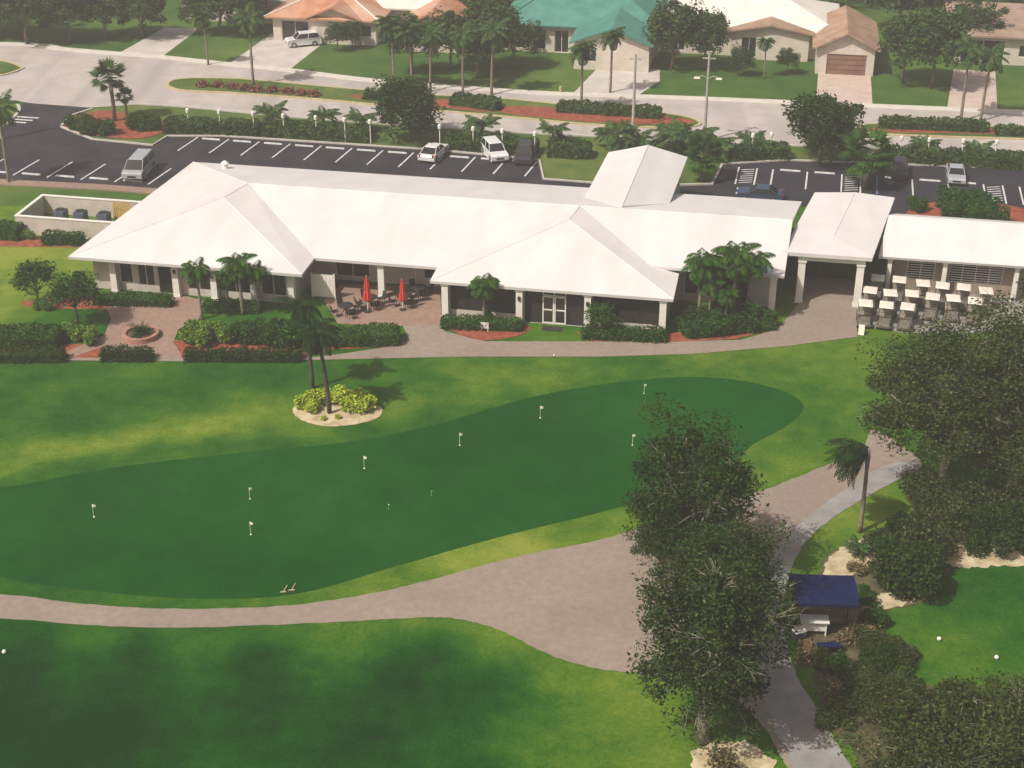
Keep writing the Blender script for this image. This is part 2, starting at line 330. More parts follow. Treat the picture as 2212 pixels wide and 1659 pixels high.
lotA=[(50,222),(195,233),(150,252),(132,275),(200,301),(330,314),(362,294),(480,294),(940,324),(1165,346),(1172,388),(1400,405),(1400,440),(900,440),(345,407),(0,386),(-300,370),(-300,290),(-60,283),(20,262),(42,240)]
sheet('parking_lot',lotA,0.020,'asphalt')
lotB=[(1560,356),(1700,347),(2212,366),(2800,395),(2800,520),(2212,492),(1930,470),(1740,447),(1400,440),(1400,405),(1540,400)]
sheet('parking_lot',lotB,0.020,'asphalt')
ribbon('kerb',[(200,236),(150,252),(132,275),(200,302),(330,315),(362,295),(480,295),(940,325),(1165,347),(1174,388),(1400,405)],0.25,0,0.14,'kerb',False)
ribbon('kerb',[(1400,402),(1538,399),(1560,356),(1700,347),(2212,366),(2800,395)],0.25,0,0.14,'kerb',False)
ribbon('sidewalk',[(-200,384),(0,395),(200,405),(350,416)],1.2,0,0.12,'patio',False)
sheet('planting_bed',[(140,262),(230,240),(340,262),(352,285),(300,300),(210,295),(150,280)],0.06,'mulch',True)
# stall markings
PY=R(12.0); pe1=Vector((math.cos(PY),-math.sin(PY),0)); pe2=Vector((math.sin(PY),math.cos(PY),0))
mk=MB(); mkb=MB(); stops=[]
def stripe(mb,p,d,l,w=0.12,z=0.026):
    n=Vector((-d.y,d.x,0))*w/2; q=p+d*l
    mb.add([(p.x-n.x,p.y-n.y,z),(q.x-n.x,q.y-n.y,z),(q.x+n.x,q.y+n.y,z),(p.x+n.x,p.y+n.y,z)],[(0,1,2,3)])
sd_=(-pe2-pe1*.08).normalized()
for i in range(12):
    p=G(430+66.5*i,294.5+4.75*i)-pe2*0.3
    stripe(mk,p,sd_,4.0,0.15)
    if i<11: stops.append(p+pe1*1.5-pe2*0.4)
for i in range(-2,5):
    p=G(28+73*i,379+4.9*i); stripe(mk,p,-sd_,4.2,0.15)
    if i<4: stops.append(p+pe1*1.5+pe2*0.5)
p0=G(1588,398)
for i in range(15):
    p=p0+pe1*3.0*i
    stripe(mkb if i in (4,9) else mk,p,pe2,4.4,0.14)
    if i in (0,3,7,10,13):
        for k in range(7): stripe(mk,p+pe2*(0.4+k*0.55)+pe1*0.25,(pe1+pe2*0.35).normalized(),1.2,0.14)
        stripe(mk,p+pe1*1.6,pe2,4.4,0.14)
    else: stops.append(p+pe1*1.5+pe2*4.3)
for k in range(3): stripe(mk,G(5+14*k,262-5*k),pe1,2.5,0.3)
o=obj('parking_markings',mk.mesh('parking_markings','line')); o['kind']='structure'
o=obj('accessible_markings',mkb.mesh('accessible_markings','blueline')); o['kind']='structure'
mb=MB().add([(-.9,-.08,0),(.9,-.08,0),(.9,.08,0),(-.9,.08,0),(-.86,-.05,.12),(.86,-.05,.12),(.86,.05,.12),(-.86,.05,.12)],[(3,2,1,0),(4,5,6,7),(0,1,5,4),(1,2,6,5),(2,3,7,6),(3,0,4,7)])
PROTO['stop']=lab(obj('wheel_stop',mb.mesh('wheel_stop','line')),'low white concrete wheel stop in a parking bay','wheel stop','wheel stops in the parking lot')
for p in stops: inst('stop',(p.x,p.y,0.024),-PY)
# putting green and golf paths
sheet('putting_green',[(-160,1090),(60,1045),(250,1010),(500,980),(750,955),(930,920),(1150,858),(1350,824),(1530,815),(1670,838),(1735,875),(1700,920),(1620,965),(1560,1025),(1330,1098),(1080,1160),(850,1225),(640,1283),(420,1293),(200,1276),(0,1245),(-160,1180)],0.010,'green',True)
path=[(-400,1270),(0,1285),(150,1302),(350,1315),(600,1310),(800,1283),(950,1248),(1100,1207),(1320,1160),(1500,1100),(1640,1062),(1760,1015),(1860,970),(1890,930),
 (1990,1000),(1940,1035),(1850,1085),(1760,1150),(1710,1220),(1690,1330),(1715,1450),(1780,1560),(1850,1680),(1950,1800),(1780,1800),(1700,1660),(1640,1560),(1540,1480),(1400,1457),(1290,1445),(1180,1412),(1080,1362),(990,1338),(900,1335),(600,1350),(300,1356),(0,1336),(-400,1310)]
sheet('cart_path',path,0.024,'paver',True,0.04)
sheet('concrete_path',[(1915,1005),(1990,1005),(1940,1037),(1850,1086),(1760,1152),(1712,1222),(1692,1330),(1717,1450),(1782,1560),(1852,1680),(1950,1800),(1790,1800),(1710,1650),(1660,1540),(1635,1420),(1635,1300),(1668,1205),(1735,1125),(1820,1062)],0.030,'concpath',True,0.05)
# clubhouse forecourt
sheet('clubhouse_path',[(140,773),(400,776),(680,772),(745,764),(850,748),(885,735),(870,705),(730,690),(700,650),(930,640),(960,716),(1050,738),(1260,738),(1440,738),(1600,735),(1680,712),(1730,650),(1745,560),(1835,560),(1850,655),(1850,690),(1852,728),(1700,748),(1500,765),(1300,771),(1000,771),(680,778),(400,781),(140,779)],0.028,'paver')
sheet('patio',[(700,650),(735,615),(950,620),(955,700),(870,705),(730,700)],0.034,'patio')
sheet('patio',[(230,665),(300,645),(400,640),(440,650),(430,690),(385,712),(375,740),(400,776),(210,776),(235,745),(150,775),(145,760),(225,725),(240,690)],0.032,'patio')
sheet('cart_pad',[(1850,640),(2300,600),(2300,720),(1950,720),(1852,700)],0.030,'concpath')
sheet('mulch_bed',[(60,650),(240,640),(380,655),(360,670),(200,668),(70,664)],0.012,'mulch',True)
sheet('mulch_bed',[(-60,512),(180,520),(185,535),(-60,532)],0.012,'mulch')
sheet('mulch_bed',[(-60,735),(130,745),(235,740),(205,778),(-60,775)],0.014,'mulch')
sheet('mulch_bed',[(375,735),(600,745),(860,738),(872,748),(700,757),(660,776),(395,776)],0.036,'mulch')
sheet('planting_bed',[(970,700),(1130,702),(1130,722),(1050,736),(990,722)],0.038,'mulch',True)
sheet('planting_bed',[(1245,718),(1440,722),(1680,690),(1670,712),(1590,733),(1440,740),(1270,738)],0.038,'mulch')
sheet('sand_bed',[(632,888),(660,868),(740,862),(810,874),(826,890),(800,910),(720,922),(660,912)],0.030,'sand',True,0.04)
sheet('planting_bed',[(1800,1190),(1880,1150),(2000,1090),(2120,1070),(2400,1080),(2400,1230),(2120,1210),(2040,1240),(2000,1300),(1900,1330),(1850,1420),(1760,1440),(1730,1330),(1770,1230)],0.026,'soil',True,0.15)
sheet('sand_patch',[(1780,1225),(1830,1175),(1900,1165),(1890,1210),(1850,1240),(1800,1255)],0.034,'sand',True,0.15)
sheet('sand_patch',[(2040,1200),(2100,1175),(2260,1185),(2260,1215),(2130,1225),(2060,1225)],0.034,'sand',True,0.15)
sheet('sand_patch',[(1850,1300),(1930,1280),(1980,1295),(1900,1320)],0.034,'sand',True,0.12)
sheet('sand_patch',[(1500,1625),(1580,1600),(1650,1625),(1680,1680),(1600,1700),(1520,1690)],0.034,'sand',True,0.2)
sheet('planting_bed',[(1760,1440),(1860,1420),(2000,1480),(2212,1560),(2400,1750),(1960,1800),(1850,1640),(1780,1540)],0.027,'soil',True,0.15)
# ------------------------------------------------------------------ foliage
def quadmesh(name,C,U,V,m):
    n=len(C); vs=np.empty((n,4,3),dtype=np.float32)
    vs[:,0]=C-U; vs[:,1]=C-V; vs[:,2]=C+U; vs[:,3]=C+V
    me=bpy.data.meshes.new(name); me.vertices.add(n*4); me.vertices.foreach_set('co',vs.reshape(-1))
    me.loops.add(n*4); me.loops.foreach_set('vertex_index',np.arange(n*4,dtype=np.int32))
    me.polygons.add(n); me.polygons.foreach_set('loop_start',np.arange(0,n*4,4,dtype=np.int32))
    me.update(calc_edges=True); me.materials.append(M[m]); return me
def leaves(name,C,size,rng,m,flat=0.5):
    n=len(C); d=rng.normal(size=(n,3)); d[:,2]*=flat; d/=np.linalg.norm(d,axis=1)[:,None]+1e-6
    e=rng.normal(size=(n,3)); e-=d*(e*d).sum(1)[:,None]; e/=np.linalg.norm(e,axis=1)[:,None]+1e-6
    s=size*rng.uniform(0.5,1.4,size=(n,1)); return quadmesh(name,C,d*s,e*s*0.5,m)
def clumps(rng,K,rad,center,shell=0.55,low=-0.6):
    out=[]; ph=rng.uniform(0,6,3)
    while len(out)<K:
        p=rng.normal(size=3); p/=np.linalg.norm(p); 
        if p[2]<low: continue
        lump=1+0.2*math.sin(3.1*p[0]*1.7+ph[0])*math.sin(4*p[2]+ph[1])+0.1*math.sin(6*p[1]+ph[2])
        r=rng.uniform(shell,1.0)*min(1.1,lump); out.append(p*r*np.array(rad)+np.array(center))
    return np.array(out)
def tree(key,seed,h,rad,lm,bm='bark',K=55,per=90,ls=0.22,twigs=10,clump=0.2,label='',cat='tree',group='trees around the clubhouse',trunkh=0.35,lean=0.0,kind='broadleaf_tree',low=-0.6,shell=.5):
    rng=np.random.default_rng(seed); random.seed(seed)
    root=empty(kind,(0,0,-300-50*len(PROTO)),0,label,cat,group)
    rr=(rad,rad,rad*0.85) if not isinstance(rad,tuple) else rad
    cz=h-rr[2]
    cc=clumps(rng,K,[x*0.88 for x in rr],(lean,0,cz),shell,low)
    tb=MB(); th=h*trunkh; tr=0.03*h
    tb.tube([(0,0,-0.1),(0.05*h*0.3,0.02*h,th*0.5),(lean*0.4,0,th)],[tr,tr*0.75,tr*0.62],8)
    sel=rng.choice(len(cc),min(9,len(cc)),replace=False)
    for i in sel:
        p=Vector(cc[i]); b=Vector((lean*0.4,0,th-.05)); mid=b.lerp(p,0.5)+Vector((rng.uniform(-.3,.3),rng.uniform(-.3,.3),rng.uniform(0,.5)))
        tb.tube([b,mid,p],[tr*0.45,tr*0.25,tr*0.07],5)
        for k in range(2):
            q=Vector(cc[rng.integers(len(cc))]); tb.tube([mid,mid.lerp(q,0.5)+Vector((0,0,.2)),q],[tr*0.2,tr*0.12,tr*0.04],4)
    for i in range(twigs):
        p=Vector(cc[rng.integers(len(cc))]); c=Vector((lean,0,cz)); d=(p-c).normalized()
        for k in range(3):
            e=(d+Vector(rng.normal(size=3))*0.5).normalized(); e2=(e+Vector(rng.normal(size=3))*0.4).normalized()
            a=p-d*0.5; b_=p+e*rr[0]*0.14; tb.tube([a,b_,b_+e2*rr[0]*0.14],[tr*0.08,tr*0.05,tr*0.02],3)
            tb.tube([b_,b_+(e2+Vector(rng.normal(size=3))*0.6).normalized()*rr[0]*.1],[tr*0.04,tr*0.02],3)
    obj('trunk',tb.mesh('trunk',bm,True),root)
    cr=clump*rr[0]; C=[]
    for c in cc:
        s=cr*rng.uniform(0.45,1.4); n=int(per*rng.uniform(0.5,1.3)); q=rng.normal(size=(n,3)); q/=np.linalg.norm(q,axis=1)[:,None]
        q*=rng.uniform(0.1,1.0,size=(n,1))**0.6*s*1.45; q[:,2]*=0.75; C.append(c+q)
    C=np.concatenate(C); C[:,2]=np.maximum(C[:,2],.05); obj('crown',leaves('crown',C,ls,rng,lm),root)
    PROTO[key]=root; return root
def frondset(rng,n,L,e0r,droop,leaf,base,m,name='crown',width=0.05,st=16,azr=None,hang=.42):
    C=[];U=[];V=[]
    for i in range(n):
        az=2*math.pi*i*0.618+rng.uniform(-.2,.2)
        if azr: az=rng.uniform(*azr)
        e=rng.uniform(*e0r); dr=droop*rng.uniform(0.8,1.2); l=L*rng.uniform(0.8,1.1)
        h=np.array([math.cos(az),math.sin(az),0]); side=np.array([-h[1],h[0],0]); p=np.array(base,float)
        for k in range(st):
            t=(k+0.5)/st; a=e-dr*t*1.2; d=h*math.cos(a)+np.array([0,0,math.sin(a)]); q=p+d*l/st
            C.append((p+q)/2);U.append(d*l/st*0.6);V.append(side*0.035)
            if t>0.12:
                ll=leaf*math.sin(math.pi*min(1,t*0.85+0.15))**0.6
                for s in (-1,1):
                    dd=side*s*0.8+d*0.45+np.array([0,0,-hang-0.25*rng.random()]); dd/=np.linalg.norm(dd)
                    C.append(p+dd*ll*0.5);U.append(dd*ll*0.5);V.append(d*width)
            p=q
    return quadmesh(name,np.array(C),np.array(U),np.array(V),m)
def palm(key,seed,h,L,nf,label,m='palmleaf',e0=(-0.5,1.2),droop=1.5,leaf=0.7,tr=0.15,bend=0.3,group='palm trees around the clubhouse',width=0.05,shaft=False,azr=None,tm='palmtrunk',hang=.42):
    rng=np.random.default_rng(seed); root=empty('palm_tree',(0,0,-300-50*len(PROTO)),0,label,'palm tree',group)
    tb=MB(); pts=[];rd=[]
    for i in range(9):
        t=i/8; pts.append((bend*t*t,0.1*math.sin(3*t)*bend,-0.1+(h+0.1)*t)); rd.append(tr*(1.25-0.45*t)*(1.06 if i%2 else 0.97)*(1.45 if shaft and i==7 else 1))
    tb.tube(pts,rd,8)
    obj('trunk',tb.mesh('trunk',tm,True),root)
    obj('crown',frondset(rng,nf,L,e0,droop,leaf,(bend,0.1*math.sin(3)*bend,h),m,width=width,azr=azr,hang=hang),root)
    PROTO[key]=root; return root
def fanpalm(key,seed,h,rad,label,m='palmleaf',n=46,group='palm trees around the clubhouse',tr=0.17):
    rng=np.random.default_rng(seed); root=empty('palm_tree',(0,0,-300-50*len(PROTO)),0,label,'palm tree',group)
    tb=MB(); tb.tube([(0,0,-.1),(0.06,0,h*0.5),(0,0.04,h)],[tr*1.3,tr*1.05,tr*1.15],8)
    for i in range(14):
        a=i*2.4; tb.tube([(0,0,h-0.9+0.06*i),(0.35*math.cos(a),0.35*math.sin(a),h-0.55+0.06*i)],[0.04,0.03],4)
    obj('trunk',tb.mesh('trunk','palmtrunk',True),root)
    C=[];U=[];V=[]
    for i in range(n):
        z_=rng.uniform(-0.75,1); az=i*2.399; r=math.sqrt(1-z_*z_); d=np.array([r*math.cos(az),r*math.sin(az),z_]); pl=rad*rng.uniform(0.4,0.65)
        b=np.array([0,0,h]); C.append(b+d*pl/2);U.append(d*pl/2);sd=np.cross(d,[0,0,1.]);sd/=np.linalg.norm(sd)+1e-6;V.append(sd*0.025)
        up=np.cross(sd,d); c=b+d*pl; fl=rad*0.5
        for k in range(11):
            t=(k-5)/5*1.5; dd=d*math.cos(t)+sd*math.sin(t); dd=dd+np.array([0,0,-0.25]); dd/=np.linalg.norm(dd)
            l=fl*(1-0.15*abs(t)); C.append(c+dd*l/2);U.append(dd*l/2);V.append(np.cross(dd,up)*0.09)
    obj('crown',quadmesh('crown',np.array(C),np.array(U),np.array(V),m),root)
    PROTO[key]=root; return root
def shrub(key,seed,r,h,m,label,ls=0.13,n=2200,kind='shrub',group='shrubs in the garden beds'):
    rng=np.random.default_rng(seed); cc=clumps(rng,14,(r*0.75,r*0.75,h*0.62),(0,0,h*0.38),0.5,-0.3); C=[]
    for c in cc:
        k=n//14; q=rng.normal(size=(k,3)); q/=np.linalg.norm(q,axis=1)[:,None]; q*=rng.uniform(0.3,1,size=(k,1))**0.5*r*0.42; C.append(c+q)
    C=np.concatenate(C); C[:,2]=np.abs(C[:,2])
    o=obj(kind,leaves(kind,C,ls,rng,m),None,(0,0,-300-50*len(PROTO))); lab(o,label,'shrub',group); PROTO[key]=o; return o
HS=[100]
def hedge(p1,p2,w,h,m,label,ls=0.10,dens=120,name='hedge'):
    HS[0]+=1; rng=np.random.default_rng(HS[0]); a=G(*p1);b=G(*p2); L=(b-a).length; rz=math.atan2(b.y-a.y,b.x-a.x)
    n=int((L*w+2*L*h+2*w*h)*dens); P=rng.uniform(size=(n,3))
    ax=rng.choice(5,size=n,p=np.array([L*w,L*h,L*h,w*h,w*h])/(L*w+2*L*h+2*w*h))
    X=P[:,0]*L; Y=(P[:,1]-.5)*w; Z=P[:,2]*h
    Z[ax==0]=h; Y[ax==1]=-w/2; Y[ax==2]=w/2; X[ax==3]=0; X[ax==4]=L
    wob=0.05*np.sin(X*2.1+HS[0])+0.04*np.sin(X*5.3)+0.04*np.sin(X*.9+HS[0]*2)
    edge=(np.abs(Y)/(w/2))**6*.10; edge+=np.clip(1-np.minimum(X,L-X)/.3,0,1)*.12
    Z=Z*(1+wob*0.9-edge); Y=Y*(1+wob)
    C=np.stack([X,Y,Z],1)+rng.normal(size=(n,3))*0.055; C[:,2]=np.clip(C[:,2],0.02,None)
    me=leaves(name,C,ls,rng,m)
    core=MB().box(0.08,L-0.08,-w/2+0.1,w/2-0.1,0,h*.82-0.1); cm=core.mesh('core','leaf')
    import bmesh
    bm=bmesh.new(); bm.from_mesh(me); bm.from_mesh(cm); bm.to_mesh(me); bm.free()
    o=obj(name,me,None,(a.x,a.y,0),rz); lab(o,label,'hedge'); return o
NT='large trees beside the cart path'
tree('big',1,10.6,(5.7,5.7,4.3),'leafolive','palebark',K=150,per=290,ls=0.10,twigs=26,clump=0.145,label='large olive green tree with bare twigs beside the cart path',group=NT,trunkh=.25,low=-.8)
tree('midt',2,10.6,(3.6,3.6,4.8),'leaf','palebark',K=85,per=300,ls=0.095,twigs=24,clump=0.2,label='dark green tree with pale bare branches over the path',group=NT,low=-.95,trunkh=.2,shell=.4)
tree('lowt',3,11.3,(3.9,3.9,5.6),'leaflow','palebark',K=120,per=290,ls=0.092,twigs=30,clump=0.18,label='tall ragged dark green tree beside the brown path',group=NT,low=-.95,trunkh=.2,shell=.4)
tree('scrub',4,5.5,(3.6,3.6,2.6),'leafolive','palebark',K=75,per=230,ls=0.09,twigs=26,clump=0.19,label='scrubby olive tree with fine grey twigs',trunkh=0.2,group=NT,low=-.9)
tree('round',5,6.2,(3.2,3.2,2.9),'leaf','bark',K=65,per=150,ls=0.17,twigs=0,clump=0.23,label='dense round dark green tree by the parking lot',trunkh=0.2,low=-.9)
tree('yard',6,8.0,4.0,'leaffar','bark',K=60,per=110,ls=0.22,twigs=2,clump=0.22,label='leafy green garden tree beside a house',group='trees around the houses')
tree('yardd',7,9.0,4.6,'leaffar','bark',K=60,per=110,ls=0.24,twigs=2,clump=0.22,label='dark leafy tree behind the houses',group='trees around the houses',trunkh=.25,low=-.8)
tree('small',8,3.4,(1.6,1.6,1.15),'leafmid','bark',K=30,per=110,ls=0.11,twigs=0,clump=0.34,label='small round garden tree before the clubhouse wall',trunkh=0.35,group='small trees before the clubhouse')
palm('queen',11,6.3,2.1,30,'tall dark palm with drooping fronds on the lawn','palmdark',leaf=0.6,tr=0.12,e0=(-1.2,1.0),droop=1.5,bend=-0.5,tm='darktrunk',width=.07,hang=.7)
palm('royal',12,4.6,2.0,26,'feathery green palm against the clubhouse wall','palmbright',e0=(.1,1.45),droop=2.1,leaf=0.7,tr=0.12,bend=0.15,shaft=True,width=.08,hang=.6)
palm('street',13,6.8,2.2,26,'slender street palm with a rounded crown','palmfar',e0=(-0.7,1.3),droop=1.1,leaf=0.65,tr=0.12,width=0.09,group='palms along the street')
palm('low',14,1.2,2.0,20,'low bushy palm behind the parking lot hedge','palmfar',e0=(0.1,1.3),droop=1.3,leaf=0.6,tr=0.14,bend=0,width=0.09,group='low palms behind the hedge')
palm('windy',15,5.4,2.5,30,'thin palm with wind swept fronds and a brown stem','palmdark',e0=(-0.9,.6),droop=.9,leaf=0.55,tr=0.11,bend=-0.1,shaft=True,azr=(2.4,3.9),width=.07,hang=.5)
fanpalm('fan',21,4.2,1.9,'sturdy fan palm with a shaggy trunk','palmfar')
fanpalm('fanlow',22,2.2,2.1,'wide fan palm with bright spiky leaves','palmbright')
shrub('sh_g',31,1.2,1.5,'leafmid','rounded green shrub in a garden bed',0.11,2800)
shrub('sh_b',32,1.2,1.2,'leafbright','bright green leafy shrub in a garden bed',0.11,2800)
shrub('sh_y',33,0.8,1.0,'leafyellow','yellow green shrub in a sandy bed',0.11,1500)
shrub('sh_d',34,1.6,1.9,'leaf','large dark green shrub in a planting bed',0.095,6500)
shrub('sh_o',35,1.8,1.7,'leafolive','olive grey shrub in a planting bed',0.09,7000)
shrub('sh_r',36,0.6,0.35,'flower','low reddish flowering plant on the median',0.12,300)
shrub('sh_dry',37,0.9,0.8,'drybrush','dry yellow brown grass clump beside the path',0.09,900)
def I(key,px,py,rz=0,s=1.0,l=None,dz=0): p=G(px,py); p.z=dz; return inst(key,p,rz,s,l)
# foreground trees
I('big',2035,1050,0.4,1.0); I('big',2270,985,2.2,1.08); I('big',2280,1160,4.0,0.7,'smaller olive tree beside the planting bed'); I('big',2175,1060,5.0,.85)
I('midt',1485,1250,0.0); I('lowt',1520,1600,1.0); I('midt',1430,1262,2.5,(.55,.55,.6),'smaller leafy tree beside a taller tree'); I('midt',1560,1400,4.0,(.8,.8,.75),'leafy dark tree between two taller trees')
I('scrub',2010,1760,0,1.0); I('scrub',2180,1740,2,1.05); I('scrub',1910,1560,4,0.5,'low scrubby bush beside the concrete path'); I('scrub',2140,1620,1.2,0.6,'low scrubby bush beside the concrete path')
I('sh_d',1960,1270,0,(1.2,1.2,1.4)); I('sh_o',1990,1210,1,(1.1,1.1,1.5)); I('sh_d',1930,1190,2,1.0); I('sh_d',2130,1180,3,1.0); I('sh_d',2200,1170,4,1.1); I('sh_o',2060,1130,4,1.1)
I('sh_o',2120,1120,2,1.2); I('sh_o',2010,1085,2,1.0); I('sh_dry',1990,1170,1,(1.2,1.2,1.9)); I('sh_dry',1870,1380,2,1.0); I('sh_dry',1850,1235,2,0.7); I('sh_o',1890,1405,2,0.6); I('sh_g',1810,1450,2,0.6); I('sh_g',1885,1350,2,.7); I('sh_d',1900,1440,1,.6); I('sh_o',1780,1440,1,.45)
I('sh_dry',1800,1500,1,.9); I('sh_o',1850,1470,3,0.6); I('sh_dry',1560,1660,1,1.0); I('sh_o',1940,1430,1,0.6); I('sh_g',1870,1300,0,0.55); I('sh_o',1800,1560,0,0.55); I('sh_dry',1740,1430,0,.6); I('sh_g',1960,1500,0,0.8); I('sh_o',2050,1540,0,0.8); I('sh_d',1870,1520,0,0.7)
I('windy',1857,1150,0); I('low',1848,1200,0.4,0.45,'young little palm in a sandy bed')
I('queen',712,893,0.1,(1,1,.93)); I('queen',676,838,.5,(0.95,0.95,.98))
for x,y,s in [(655,882,.8),(680,876,.95),(705,872,.9),(735,872,1.0),(765,876,1.05),(795,882,.95),(672,890,.7),(755,888,.9),(780,892,.75)]: I('sh_y',x,y,x,s)
for x,y in [(730,905),(700,908)]: I('sh_y',x,y,x,0.28,'tiny yellow green plant on sand')
# clubhouse planting
for x,y,a,s in [(1508,700,.2,1.0),(1582,700,1.9,1.12),(1545,690,4.0,.9),(1612,694,5,1.0),(1530,706,1,.7),(1565,712,0,.6)]: I('royal',x,y,a,s)
for x,y,s in [(1490,722,.9),(1530,722,.9),(1570,718,.95),(1610,712,.9),(1650,702,.8),(1545,705,1.1),(1600,700,1.1),(1500,706,1.0)]: I('sh_g',x,y,x,s)
I('royal',1045,702,0,(.8,.8,.68),'small leafy palm in the entrance bed'); I('sh_g',1055,700,0,.6); I('small',168,700,1,(1.15,1.15,1.15)); I('royal',525,680,2,(.9,.9,.85)); I('small',85,660,4,1.0); I('small',1300,722,5,(.75,.75,.7)); I('royal',437,690,3,(0.8,0.8,0.82)); 
I('royal',560,676,3,(.7,.7,.7)); I('royal',495,676,5,(.6,.6,.62)); I('sh_b',92,668,0,0.6)
for x,y,s in [(160,735,.9),(200,738,.8),(410,735,.95),(445,738,1.0),(480,738,.95)]: I('sh_b',x,y,x,s)
for x,y,s in [(520,738,.95),(555,738,1.0),(590,740,1.0),(625,745,1.1),(665,745,1.0),(700,742,.9)]: I('sh_g',x,y,x,s)
I('sh_b',60,515,0,0.55); I('sh_b',405,282,0,0.9); I('sh_b',430,284,2,0.8)
hedge((95,525),(180,527),1.0,0.9,'leafmid','low clipped green hedge by the service yard')
hedge((-80,505),(45,515),1.4,1.2,'leafmid','clipped green hedge beside the lawn')
hedge((205,655),(372,660),0.9,0.8,'leafmid','low dark clipped hedge under the windows')
hedge((443,672),(560,674),0.9,0.8,'leafmid','low dark clipped hedge under the windows')
hedge((-80,740),(130,745),1.6,1.2,'leafmid','long clipped green hedge beside the brick walk')
hedge((-80,778),(140,778),1.0,0.8,'leaf','low dark hedge edging the brick walk')
hedge((222,776),(330,777),0.9,0.8,'leaf','short clipped hedge edging the brick walk')
hedge((402,777),(650,778),0.9,0.75,'leaf','long clipped hedge edging the brick walk')
hedge((725,742),(862,738),1.5,1.1,'leafmid','rounded green hedge beside the patio')
hedge((955,706),(1127,712),1.0,0.75,'leafmid','low dark hedge under the dining room windows')
hedge((1258,728),(1436,735),1.1,0.8,'leafmid','low dark hedge under the dining room windows')
hedge((1480,728),(1670,708),1.0,0.6,'leafmid','low green hedge below the palms')
for a,b in [((360,283),(560,291)),((575,291),(800,303)),((965,318),(1160,330)),((1185,335),(1275,338)),((1580,345),(1700,340)),((1900,346),(2212,362)),((2230,364),(2500,378))]:
    hedge(a,b,1.8,1.25,'leaffar','clipped green hedge between the parking lot and street',0.17,50)
for x,y,s in [(590,275,1.1),(700,280,1.05),(780,285,1.0),(1040,300,1.1),(1195,308,.95),(1330,325,1.3),(1375,330,1.0),(1450,325,1.2),(1490,340,1.5),(1540,345,1.2),(1620,328,.9),(1990,345,1.0),(2110,350,.9),(1640,335,.9)]: I('low',x,y,x,s)
I('round',885,303,0,(1.05,1.05,1.02)); I('round',1772,350,1,(1.15,1.15,1.1)); I('fanlow',1868,402,0,1.3); I('fan',248,262,0,1.05); I('fan',275,258,1,.55,'short fan palm beside a taller palm')
I('fanlow',1515,390,3,(0.9,.9,1.1))
for x,y,s in [(165,280,1.0),(195,288,1.1),(230,290,1.0),(300,280,1.1),(330,280,.9)]: I('sh_g',x,y,x,s)
for x,y,s in [(2045,445,1.1),(2090,450,1.1),(2130,462,1.1),(2060,470,1.0),(2110,480,1.0),(1980,455,.8),(2150,485,1.0)]: I('sh_g',x,y,x,s)
sheet('mulch_bed',[(1960,470),(2000,440),(2120,435),(2280,470),(2280,500),(2100,490)],0.03,'mulch',True)
for x,y,s in [(548,185,1.05),(852,190,1.0),(890,195,.95),(1255,240,.95),(1318,200,.9),(2075,262,1.05),(2118,262,.95),(1000,200,.9),(1062,205,1.0),(930,198,.9),(450,140,.8),(1650,170,.6)]: I('street',x,y,x,s)
I('street',20,395,1,(0.95,0.95,1.0),'slender palm at the edge of the parking lot')
for x,y,k,s in [(1060,150,'yard',.95),(975,150,'yard',.8),(890,160,'yard',.8),(1110,150,'yard',.7),(1030,170,'yard',.8),(2010,190,'yard',1.05),(1950,180,'yard',.9),(1150,110,'yard',.45),(760,105,'yard',.4),(1450,150,'yard',.95),(1520,150,'yard',.8),(1600,165,'yard',.4),
  (60,95,'yardd',.9),(150,90,'yardd',.8),(230,85,'yardd',.8),(310,80,'yardd',.7),(480,75,'yardd',.95),(530,70,'yardd',.8),(430,75,'yardd',.6),(0,80,'yardd',1.0),(-80,80,'yardd',1.0),(1030,60,'yardd',.9),(1380,40,'yardd',.8),(1940,70,'yardd',1.1),(2010,60,'yardd',1.0),(2110,120,'yardd',.7),(1700,160,'yard',.35),(730,110,'yard',.4)]: I(k,x,y,x,s)
for x,y in [(440,188),(470,190),(500,192),(530,194),(560,198),(590,200),(620,203),(650,205),(680,208)]: I('sh_r',x,y,x,1.4)
hedge((790,212),(870,218),1.6,0.9,'leaffar','low hedge on the street median',0.17,50)
hedge((980,224),(1075,236),2.0,1.0,'leaffar','low hedge on the street median',0.17,50)
hedge((1205,240),(1425,255),1.5,1.0,'leaffar','long clipped hedge on the street median',0.17,50)
hedge((1900,275),(2130,284),1.5,1.0,'leaffar','long clipped hedge on the street median',0.17,50)
hedge((2150,290),(2300,296),1.5,0.8,'leaffar','long clipped hedge on the street median',0.17,50)
rng=np.random.default_rng(77); C=[]
for i in range(420):
    x=rng.uniform(-130,150); y=rng.uniform(190,290); hh=rng.uniform(3,9)
    if rng.random()<0.3: y=rng.uniform(181,194)
    q=rng.normal(size=(130,3)); q/=np.linalg.norm(q,axis=1)[:,None]; q*=rng.uniform(0.4,1,size=(130,1))*3.4; C.append(np.array([x,y,hh*0.6])+q)
C=np.concatenate(C); C[:,2]=np.abs(C[:,2]); o=obj('distant_woods',leaves('distant_woods',C,0.55,rng,'leaffar')); o['kind']='stuff'; lab(o,'dense dark green trees beyond the houses','woods')
